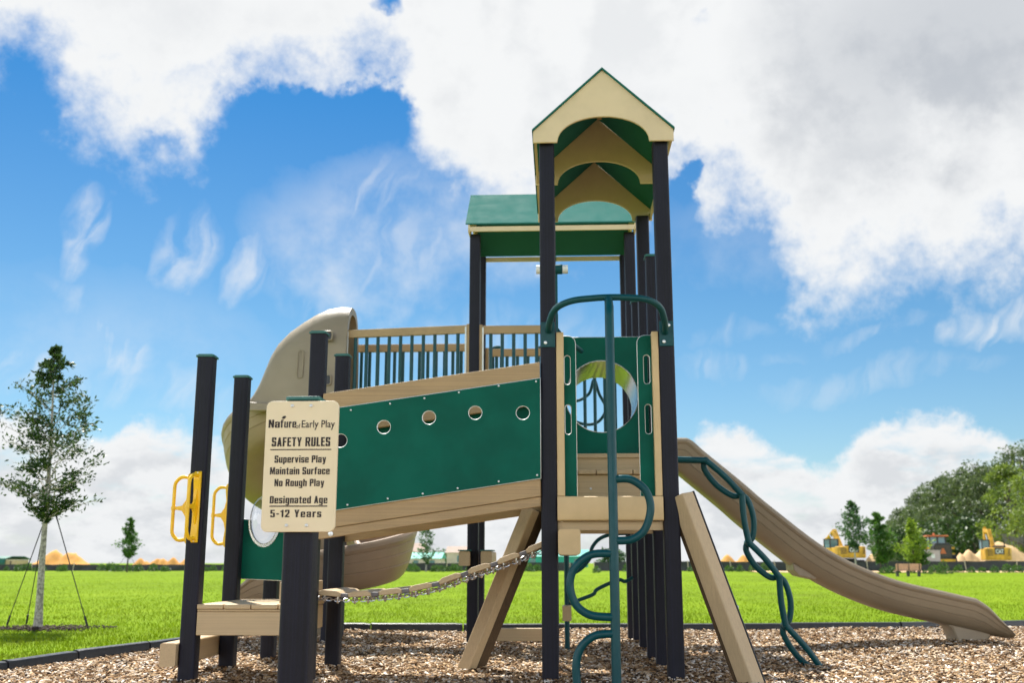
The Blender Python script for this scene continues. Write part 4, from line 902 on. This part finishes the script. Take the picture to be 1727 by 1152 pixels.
small('tallest blue green young tree in front of the yellow excavator with the raised cab guard', 22.9, 84, 5.6, 1.9, 1.35, 2200, .24, lf_far, 13, .4, 44, .08)
small('dense mid green young tree between the tallest sapling and the wooden bench', 25.4, 86, 4.7, .8, 1.45, 3200, .26, lf_mid, 14, .30, 44)
small('yellow green young tree standing behind the wooden bench', 27.2, 83.5, 4.1, .75, 1.30, 3000, .22, lf_yel, 15, .32, 44)
small('darker green bushy sapling at the right end of the wooden bench', 27.95, 84.5, 2.7, .55, .80, 1800, .22, lf_mid, 16, .35, 36)
# wood at the right: many separate trees
def crown_tree(label, x, y, H, w, mat, seed, group, leaves=2600, ls=.55, low=.12):
    rg = np.random.default_rng(seed); t_ = thing('woodland_tree', label, 'tree', (x, y, 0), group); ORG[0] = Vector((0, 0, 0)); tk = MB(); tk.tube([(0, 0, -.3), (.2, 0, H * .3), (-.1, .1, H * .6), (.1, 0, H * .85)], [H * .028, H * .022, H * .014, H * .004], 8)
    Cs, Ds = [], []; nc = 60
    for i in range(nc):
        t = rg.random() ** .8; z = H * (low + (1 - low) * t); rr_ = w * math.sin(math.pi * min(.97, .16 + .80 * t)) ** .65 * rg.uniform(.35, 1.0); a = rg.uniform(0, 6.283)
        c = np.array([rr_ * math.cos(a), rr_ * math.sin(a), z - .25 * rr_]); cr_ = rg.uniform(.10, .24) * w
        if i % 3 == 0: tk.tube([(0, 0, max(H * .2, c[2] - rr_ * .9)), (c[0] * .5, c[1] * .5, c[2] - .25 * rr_), tuple(c)], [H * .011, H * .007, H * .002], 5)
        m = leaves // nc; d = rg.normal(0, 1, (m, 3)); d /= np.linalg.norm(d, axis=1, keepdims=True); r_ = cr_ * rg.random((m, 1)) ** .4
        pts = c + d * r_ * np.array([1.15, 1.15, .85]); Cs.append(pts); dd = d.copy(); dd[:, 2] -= .5; Ds.append(dd + rg.normal(0, .5, (m, 3)))
    tk.build('trunk', bark_dark, t_, True); P, F = leaf_quads(np.concatenate(Cs), np.concatenate(Ds), ls, .55); mesh_np('crown', P, F, mat, t_)
    return t_
WG = 'trees of the wood behind the building site'
def xw(px, y): return y * math.tan(math.atan((px - 863.5) / 1799.) - R(2.6))
wood = [(1500, 290, 10.3, 6), (1517, 255, 11.0, 6), (1534, 225, 12.0, 5.8), (1551, 205, 12.9, 5.8), (1568, 190, 13.3, 5.6), (1585, 178, 13.6, 5.5), (1602, 170, 14.1, 5.5), (1622, 163, 14.6, 5.6), (1643, 157, 14.7, 5.6), (1664, 152, 14.6, 5.6), (1684, 148, 14.4, 5.6)]
for i, (px, y, H, w) in enumerate(wood):
    o = crown_tree('bushy grey green woodland tree in the dense row behind the building site', xw(px, y), y, H, w, lf_wood, 40 + i, WG, 7500, .40, .0)
for i, (px, y, H, w) in enumerate([(1520, 185, 7, 4), (1560, 165, 7, 4.2), (1604, 150, 7.5, 4.4), (1645, 142, 7, 4.2)]):
    crown_tree('low dark shrubby tree at the foot of the wood behind the machines', xw(px, y), y, H, w, lf_dark, 70 + i, 'low trees at the foot of the wood', 1500, .55, .0)
crown_tree('bright yellow green tree at the right frame edge, standing in front of the wood', xw(1712, 128), 128, 12.2, 4.4, lf_wood2, 60, None, 6500, .34, .14)
crown_tree('tall dark tree rising behind the bright tree at the right frame edge', xw(1738, 140), 140, 16.2, 5.6, lf_wood, 61, None, 6000, .38, .08)
crown_tree('lower bright green tree cut by the right frame edge', xw(1752, 118), 118, 10.5, 4.6, lf_wood2, 62, None, 5000, .34, .1)
# distant low tree line
for i, (px, y, w, h) in enumerate([(745, 260, 9, 4.2), (1020, 240, 3.2, 4.0), (1046, 250, 3.2, 3.6), (762, 270, 8, 3.8)]):
    crown_tree('far off rounded tree on the horizon beyond the black fence', xw(px, y), y, h, w * .5, lf_far, 80 + i, 'far trees on the horizon', 500, .7, .0)

# ================================================================== black silt fence, shrubs, building site
fabric = plain('black_silt_fabric', (.018, .021, .028), .55, .35, 1.2, .3, 5); stake_m = plain('pale_stake', (.52, .44, .36), .8, .1, 6, .1)
def silt_fence(label, pts, hts, step, loc):
    t_ = thing('silt_fence', label, 'fence', loc); ORG[0] = Vector(loc)
    dense = []
    for (p, q), (h0, h1) in zip(zip(pts, pts[1:]), zip(hts, hts[1:])):
        L_ = math.hypot(q[0] - p[0], q[1] - p[1]); n = max(2, int(L_ / 1.0))
        for i in range(n): k = i / n; dense.append((p[0] + (q[0] - p[0]) * k, p[1] + (q[1] - p[1]) * k + random.uniform(-.06, .06), h0 + (h1 - h0) * k + random.uniform(-.05, .03)))
    m_ = MB(); secs = [[(x, y - .015, 0), (x, y - .015 + random.uniform(-.05, .05), h * .5), (x, y - .015, h), (x, y + .015, h), (x, y + .015, 0)] for x, y, h in dense]; m_.loft(secs); m_.build('fabric', fabric, t_)
    for x, y, h in dense[::step]:
        l = random.uniform(-.22, .12); s_ = MB(); s_.bar((x, y - .05, 0), (x + l, y - .06, h + random.uniform(.02, .15)), .07, .05, (0, 1, 0)); s_.build('stake', stake_m, t_)
    ORG[0] = Vector((0, 0, 0)); return t_
silt_fence('long low black silt fence along the left and middle of the far lawn edge', [(-75, 101), (-40, 101), (-12, 103), (3, 102)], [.78, .72, .86, .92], 4, (-36, 101, .1))
silt_fence('taller black silt fence with leaning pale stakes in front of the machines on the right', [(3.2, 102), (12, 101), (24, 100), (34, 97), (46, 92), (60, 88)], [.95, 1.0, 1.0, 1.02, 1.05, 1.05], 4, (30, 98, .1))
sh_m = [leafy('shrub_leaf', (.02, .06, .018), (.045, .11, .028), (.10, .19, .04), .28)]
def shrub_proto(seed):
    rg = np.random.default_rng(seed); n = 240; d = rg.normal(0, 1, (n, 3)); d[:, 2] = np.abs(d[:, 2]); d /= np.linalg.norm(d, axis=1, keepdims=True); r = rg.random((n, 1)) ** .45 * np.array([.36, .36, .55]); C = d * r + np.array([0, 0, .03])
    return leaf_quads(C, d + rg.normal(0, .4, (n, 3)), .14, .55)
protos = []
spots = []
for i in range(54):
    x = -54 + i * .93 + random.uniform(-.4, .4); spots.append((x, random.uniform(91, 98), random.uniform(.7, 1.35)))
for px, y in ((690, 92), (702, 90), (676, 93), (735, 92), (752, 94), (765, 94), (893, 92), (905, 94), (1006, 84), (1060, 95), (1165, 96), (1229, 94), (1247, 93), (1268, 93), (1290, 94), (1180, 97), (1590, 88), (1616, 86), (1637, 86), (1655, 87), (1676, 86), (1697, 87), (1575, 88), (1558, 76), (1568, 75), (1582, 76), (1592, 75), (1602, 76), (1500, 80), (1510, 81), (1490, 79), (1714, 86), (1535, 82)): spots.append((xw(px, y), y, random.uniform(.8, 1.3) if y > 78 else .5))
for i, (x, y, s_) in enumerate(spots):
    if i < 4:
        o, (P, F) = None, shrub_proto(i + 5); o = thing('shrub', 'small round green shrub planted before the black silt fence', 'shrub', (x, y, .1), 'young shrubs along the silt fence'); ORG[0] = Vector((0, 0, 0))
        mesh_np('foliage', P, F, sh_m[0], o); st = MB(); st.tube([(0, 0, -.05), (.01, 0, .25)], [.015, .008], 5); st.build('stem', bark_dark, o, True); protos.append(o)
    else: o = copy_tree(protos[i % 4])
    o.location = (x, y, .1); o.rotation_euler = (0, 0, random.uniform(0, 6)); o.scale = (s_, s_, s_ * random.uniform(.8, 1.15))
# sand piles and banks
sand = plain('orange_sand', (.56, .27, .05), .9, .16, .5, .3, 3); sandp = plain('pale_sand', (.60, .40, .20), .9, .16, .5, .3, 3)
def pile(label, x, y, w, d, h, mat, seed, peaks=3, group=None):
    rg = np.random.default_rng(seed); n, m = 40, 16; X_, Y_ = np.meshgrid(np.linspace(-w / 2, w / 2, n), np.linspace(-d / 2, d / 2, m)); Z_ = np.zeros_like(X_)
    for i in range(peaks):
        px = rg.uniform(-.30, .30) * w if peaks > 1 else 0; Z_ = np.maximum(Z_, h * rg.uniform(.6, 1) * np.clip(1 - np.sqrt(((X_ - px) / (w * rg.uniform(.30, .45))) ** 2 + (Y_ / (d * .5)) ** 2), 0, 1) ** 1.0)
    Z_ = Z_ / h; Z_ = h * Z_ * Z_ * (3 - 2 * Z_) * .5 + Z_ * h * .5; Z_ *= h / max(Z_.max(), 1e-6); Z_ += rg.normal(0, .02 * h, Z_.shape) * (Z_ > .02) - .02 * (Z_ < .02)
    I = np.arange(n * m).reshape(m, n); F = np.stack([I[:-1, :-1].ravel(), I[:-1, 1:].ravel(), I[1:, 1:].ravel(), I[1:, :-1].ravel()], 1)
    o = mesh_np('sand_pile', np.stack([X_.ravel(), Y_.ravel(), Z_.ravel()], 1), F, mat); o.location = (x, y, .05); o.data.polygons.foreach_set('use_smooth', [True] * len(o.data.polygons)); return tag(o, label, 'sand pile', group)
pile('large orange sand pile with two humps behind the fence, beyond the staked tree', -60, 128, 8.6, 6, 2.35, sand, 3, 4)
GP = 'small orange sand heaps behind the fence'
for px in (240, 262, 285, 312): pile('small low orange sand heap behind the left fence', xw(px, 130), 130, 5.2, 3, 1.25 + .25 * random.random(), sand, px, 2, GP)
pile('orange sand heap seen between the right support leg and the loop climber', xw(1243, 125), 125, 4.4, 4, 1.75, sand, 21, 2)
pile('pale sand heap between the wheel loader and the excavator at the right', xw(1628, 112), 112, 5.0, 4, 2.1, sandp, 22, 2)
pile('big pale sand bank at the right frame edge beside the excavator', xw(1740, 116), 116, 14, 6, 3.0, sandp, 23, 3)
pile('small pale sand heap between the young trees before the wood', xw(1480, 118), 118, 5, 4, 1.9, sandp, 24, 2)
m_ = MB(); e0 = [(x, 93.2 - .08 * max(0, x - 30) + random.uniform(-.3, .3)) for x in np.linspace(16, 60, 60)]
m_.loft([[(x, y - 5.5 + .0 * x + random.uniform(-.25, .25), .128), (x, y - 2.0, .20), (x, y - .3, .128)] for x, y in e0], False, False); tag(m_.build('sandy_path', sandp, fix=False), kind='structure')
m_ = MB(); m_.loft([[(x, 71 + random.uniform(-.2, .2), .092), (x, 73.2 + random.uniform(-.2, .2), .098)] for x in np.linspace(22, 40, 30)], False, False)
# timber fence on the bank
t_ = thing('board_fence', 'grey board fence on the bank below the right hand wood', 'fence', (xw(1730, 121), 121, 2.6)); ORG[0] = Vector((0, 0, 0)); fm = plain('grey_fence_wood', (.20, .21, .20), .8, .15, 3, .2)
m_ = MB(); m_.box(-3.2, 3.2, 0, .04, 0, 1.45); m_.build('board_panel', fm, t_)
for x in (-2.9, -1.4, .1, 1.6, 3.1): m_ = MB(); m_.box(x - .07, x + .07, -.12, -.01, -2.4, 1.6); m_.build('fence_post', fm, t_)
# machines
yel = plain('machine_yellow', (.62, .33, .025), .55, .28, 1.3, .1); glass = plain('machine_glass', (.10, .20, .22), .12, .1, 2, 0); mblk = plain('machine_black', (.02, .02, .022), .5, .2, 3, .1); wht = plain('logo_white', (.80, .80, .78), .5, .03, 3, 0)
orange = plain('signal_orange', (.52, .13, .04), .5, .05, 3, 0)
def excavator(label, x, y, rz, boom, z=.05):
    t_ = thing('excavator', label, 'excavator', (x, y, z)); ORG[0] = Vector((0, 0, 0)); t_.rotation_euler = (0, 0, rz)
    for sx in (-1, 1):
        m_ = MB(); pr = [(-1.9, .35), (-1.6, .05), (1.6, .05), (1.9, .35), (1.9, .55), (1.6, .85), (-1.6, .85), (-1.9, .55)]; m_.prism(pr, 0, sx * 1.3 - .3, sx * 1.3 + .3); m_.build('track', mblk, t_, False, .06)
    m_ = MB(); m_.box(-1.0, 1.0, -1.0, 1.2, .45, 1.0); m_.build('undercarriage', mblk, t_)
    m_ = MB(); m_.prism([(-1.62, -2.0), (-1.30, -2.55), (1.30, -2.55), (1.62, -2.0), (1.62, -1.3), (-1.62, -1.3)], 2, 1.05, 2.30); cw = m_.build('counterweight', yel, t_, False, .10)
    m_ = MB(); m_.box(-.60, .60, -2.575, -2.552, 1.62, 2.28); m_.build('logo_plate', mblk, cw)
    text_mesh('logo_lettering', 'CAT', 0, 1.70, .98, .44, (0, -2.577, 0), (1, 0, 0), (0, 0, 1), wht, cw, .03, .01)
    m_ = MB()
    for k in range(4): m_.box(-1.50, -.85, -2.565, -2.54, 1.5 + k * .17, 1.58 + k * .17)
    for k in range(4): m_.box(1.05, 1.3, -2.565, -2.54, 1.5 + k * .17, 1.58 + k * .17)
    m_.build('vent', mblk, cw)
    m_ = MB(); m_.box(-1.5, 1.5, -1.3, 1.3, 1.05, 2.18); m_.build('engine_body', yel, t_, False, .05)
    m_ = MB(); m_.box(-.5, .9, -2.2, -1.4, 2.31, 2.50); m_.tube([(.9, -1.6, 2.3), (.9, -1.6, 2.95)], .07, 8); m_.build('engine_deck', mblk, t_)
    m_ = MB(); m_.box(-1.5, -.55, .1, 1.6, 2.19, 3.05); cb = m_.build('cab', glass, t_)
    m_ = MB()
    for (cx_, cy_) in ((-1.5, .1), (-.55, .1), (-1.5, 1.6), (-.55, 1.6)): m_.box(cx_ - .06, cx_ + .06, cy_ - .06, cy_ + .06, 2.185, 3.06)
    m_.box(-1.58, -.47, .02, 1.68, 3.06, 3.16); m_.build('cab_frame', mblk, cb)
    a_ = MB(); a_.prism([(.4, 2.0), (1.0, 1.9), (2.6, 3.9), (4.6, 4.35 + boom), (4.55, 4.65 + boom), (2.2, 4.3)], 0, -.15, .32); a_.build('boom', yel, t_, False, .04)
    a_ = MB(); a_.prism([(4.3, 4.9 + boom), (4.85, 4.7 + boom), (5.3, 1.9), (5.0, 1.9)], 0, -.1, .25); a_.build('stick', yel, t_, False, .03)
    a_ = MB(); a_.tube([(-.28, 1.3, 2.4), (-.28, 2.7, 3.7)], .09, 8); a_.tube([(.45, 1.3, 2.4), (.45, 2.7, 3.7)], .09, 8); a_.build('boom_cylinder', M['steel'], t_, True)
    return t_
excavator('yellow excavator seen from behind at the right frame edge, white lettering on its counterweight', xw(1679, 108), 108, R(-8), -.3, .15).scale = (.74, .74, .95)
excavator('yellow excavator half hidden behind the wave slide and the tallest young tree', xw(1424, 120), 120, R(10), -1.5, .35)
t_ = thing('wheel_loader', 'yellow wheel loader with glazed cab and red warning triangle behind the wooden bench', 'wheel loader', (xw(1583, 108), 108, .05)); ORG[0] = Vector((0, 0, 0)); t_.rotation_euler = (0, 0, R(-6)); t_.scale = (.88, .88, 1.05)
m_ = MB(); m_.prism([(-.95, 1.15), (-.95, 2.35), (-.75, 2.6), (.75, 2.6), (.95, 2.35), (.95, 1.15)], 1, -2.4, -.3); hd = m_.build('engine_hood', mblk, t_, False, .05)
m_ = MB(); [m_.box(-.8, .8, -2.43, -2.40, 1.4 + k * .13, 1.45 + k * .13) for k in range(8)]; m_.build('grille', plain('grille_brown', (.10, .07, .05), .5, .1, 3, 0), hd)
m_ = MB(); m_.prism([(-.33, 1.62), (.33, 1.62), (.08, 2.12), (-.08, 2.12)], 1, -2.45, -2.435); m_.build('warning_triangle', orange, hd)
m_ = MB(); m_.box(-1.25, 1.25, -2.6, -2.0, .75, 1.13); m_.box(-1.15, 1.15, -2.0, 2.0, .6, 1.1); m_.build('chassis', yel, t_, False, .05)
m_ = MB(); m_.box(-.85, .85, -.28, 1.2, 1.9, 3.2); cb = m_.build('cab', glass, t_, False, .03)
m_ = MB()
for cx_ in (-.85, 0, .85):
    for cy_ in (-.28, 1.2): m_.box(cx_ - .07, cx_ + .07, cy_ - .07, cy_ + .07, 1.9, 3.21)
m_.build('cab_frame', mblk, cb); m_ = MB(); m_.box(-1.15, 1.15, -.6, 1.4, 3.215, 3.36); rf = m_.build('cab_roof', orange, cb, False, .04); m_ = MB(); m_.lathe([(.12, 3.36), (.12, 3.5), (.06, 3.58)], 10, (-.3, 0, 0)); m_.build('beacon', orange, rf, True)
for sx in (-1, 1):
    for sy in (-1.4, 1.6):
        m_ = MB(); m_.tube([(sx * 1.0, sy, .75), (sx * 1.05, sy, .75), (sx * 1.5, sy, .75), (sx * 1.55, sy, .75)], [.62, .75, .75, .62], 20); w_ = m_.build('wheel', mblk, t_, True); m_ = MB(); m_.tube([(sx * 1.54, sy, .75), (sx * 1.58, sy, .75)], .36, 14); m_.build('rim', yel, w_, True)
    m_ = MB(); m_.box(*sorted((sx * 1.28, sx * .98)), -2.3, -.5, 1.55, 1.68); m_.box(*sorted((sx * 1.62, sx * 1.0)), -.9, -.75, 2.05, 2.25); m_.build('fender', yel, t_)
m_ = MB(); m_.prism([(1.6, .7), (2.6, .3), (3.6, .1), (3.6, .3), (2.9, 1.4), (2.2, 1.3)], 0, -1.4, 1.4); m_.build('bucket', mblk, t_)
# pale cabinet, hut, houses
t_ = thing('utility_cabinet', 'pale pinkish box cabinet with a white notice, in front of the wheel loader', 'cabinet', (xw(1573, 100), 100, .1)); ORG[0] = Vector((0, 0, 0)); pk_ = plain('pale_pink_paint', (.52, .42, .42), .6, .06, 2, .05)
m_ = MB(); m_.box(-.62, .62, -.35, .35, 0, 1.85); bx_ = m_.build('cabinet_body', pk_, t_, False, .03); m_ = MB(); m_.box(-.68, .68, -.40, .40, 1.853, 1.92); m_.build('cabinet_lid', pk_, bx_); m_ = MB(); m_.box(-.2, .12, -.372, -.355, 1.2, 1.55); m_.build('notice', wht, bx_)
t_ = thing('site_hut', 'low hut with dark green roof and tan end wall at the left frame edge', 'hut', (xw(8, 108), 108, .05)); ORG[0] = Vector((0, 0, 0)); hw = plain('hut_tan_wall', (.50, .37, .22), .7, .1, 2, .1); hg = plain('hut_green', (.015, .13, .085), .5, .1, 2, .1)
m_ = MB(); m_.box(-3, 1.9, -1.2, 1.2, 0, 1.12); m_.build('wall', hw, t_); m_ = MB(); m_.prism([(-1.5, .82), (-1.38, .82), (-1.25, 1.2), (0, 1.42), (0, 1.5), (-1.3, 1.28)], 0, -3.2, .75); m_.prism([(0, 1.42), (1.4, 1.15), (1.4, 1.22), (0, 1.5)], 0, -3.2, 2.05); m_.box(-3.1, .7, -1.28, -1.22, .3, 1.2); m_.build('roof', hg, t_)
m_ = MB(); m_.box(1.2, 1.32, -1.23, -1.21, .05, 1.0); m_.build('corner_post', mblk, t_)
tealr = plain('teal_sheet_roof', (.01, .34, .26), .5, .08, 1, .1); cw_ = plain('cream_house_wall', (.60, .50, .42), .8, .08, 1, .05); tl = plain('brown_shingle', (.30, .22, .17), .8, .1, 2, .1)
def house(label, px, y, w, d, hw_, hr_, roofm, wallm, wrap=False):
    t_ = thing('far_house', label, 'house', (xw(px, y), y, 0)); ORG[0] = Vector((0, 0, 0)); m_ = MB(); m_.box(-w / 2, w / 2, -d / 2, d / 2, -.2, hw_); wl = m_.build('wall', wallm, t_)
    m_ = MB(); m_.prism([(-d / 2 - .4, hw_ + .02), (0, hr_), (d / 2 + .4, hw_ + .02)], 0, -w / 2 - .3, w / 2 + .3); m_.build('roof', roofm, t_)
    for k in range(max(1, int(w / 3))): m_ = MB(); xx = -w / 2 + (k + .5) * w / max(1, int(w / 3)); m_.box(xx - .5, xx + .5, -d / 2 - .03, -d / 2 - .005, hw_ * .35, hw_ * .8); m_.build('window', glass, t_)
house('far low house with teal roof and lower tan wall, right of the spiral slide', 706, 210, 9.5, 8, 1.7, 2.9, tealr, cw_)
house('far cream house behind the open branched young tree', 692, 235, 6.5, 8, 3.2, 5.2, tl, cw_)
house('far pale house right of the rear left post', 778, 230, 5.5, 8, 3.0, 4.4, tl, cw_)
house('far long building wrapped in bright teal sheeting behind the front tower post', 936, 190, 11.5, 8, 1.95, 3.2, tealr, tealr)
# bench
t_ = thing('bench', 'wooden park bench with pinkish slats and three black supports on the far lawn', 'bench', (xw(1532, 66), 66, .06)); ORG[0] = Vector((0, 0, 0)); t_.scale = (.76, .76, .80); bw = plain('bench_slats', (.66, .34, .24), .6, .1, 3, .1)
m_ = MB(); [m_.box(-1.0, 1.0, .0 + .03 * k, .035 + .03 * k - .0, .84 - .115 * k, .945 - .115 * k) for k in range(4)]; m_.build('backrest', bw, t_)
m_ = MB(); [m_.box(-1.0, 1.0, .14 + .13 * k, .25 + .13 * k, .42, .46) for k in range(3)]; m_.build('seat', bw, t_)
for x in (-.85, 0, .85): m_ = MB(); m_.box(x - .06, x + .06, .06, .5, 0, .415); m_.box(x - .03, x + .03, -.03, -.003, .3, .92); m_.build('leg', mblk, t_)
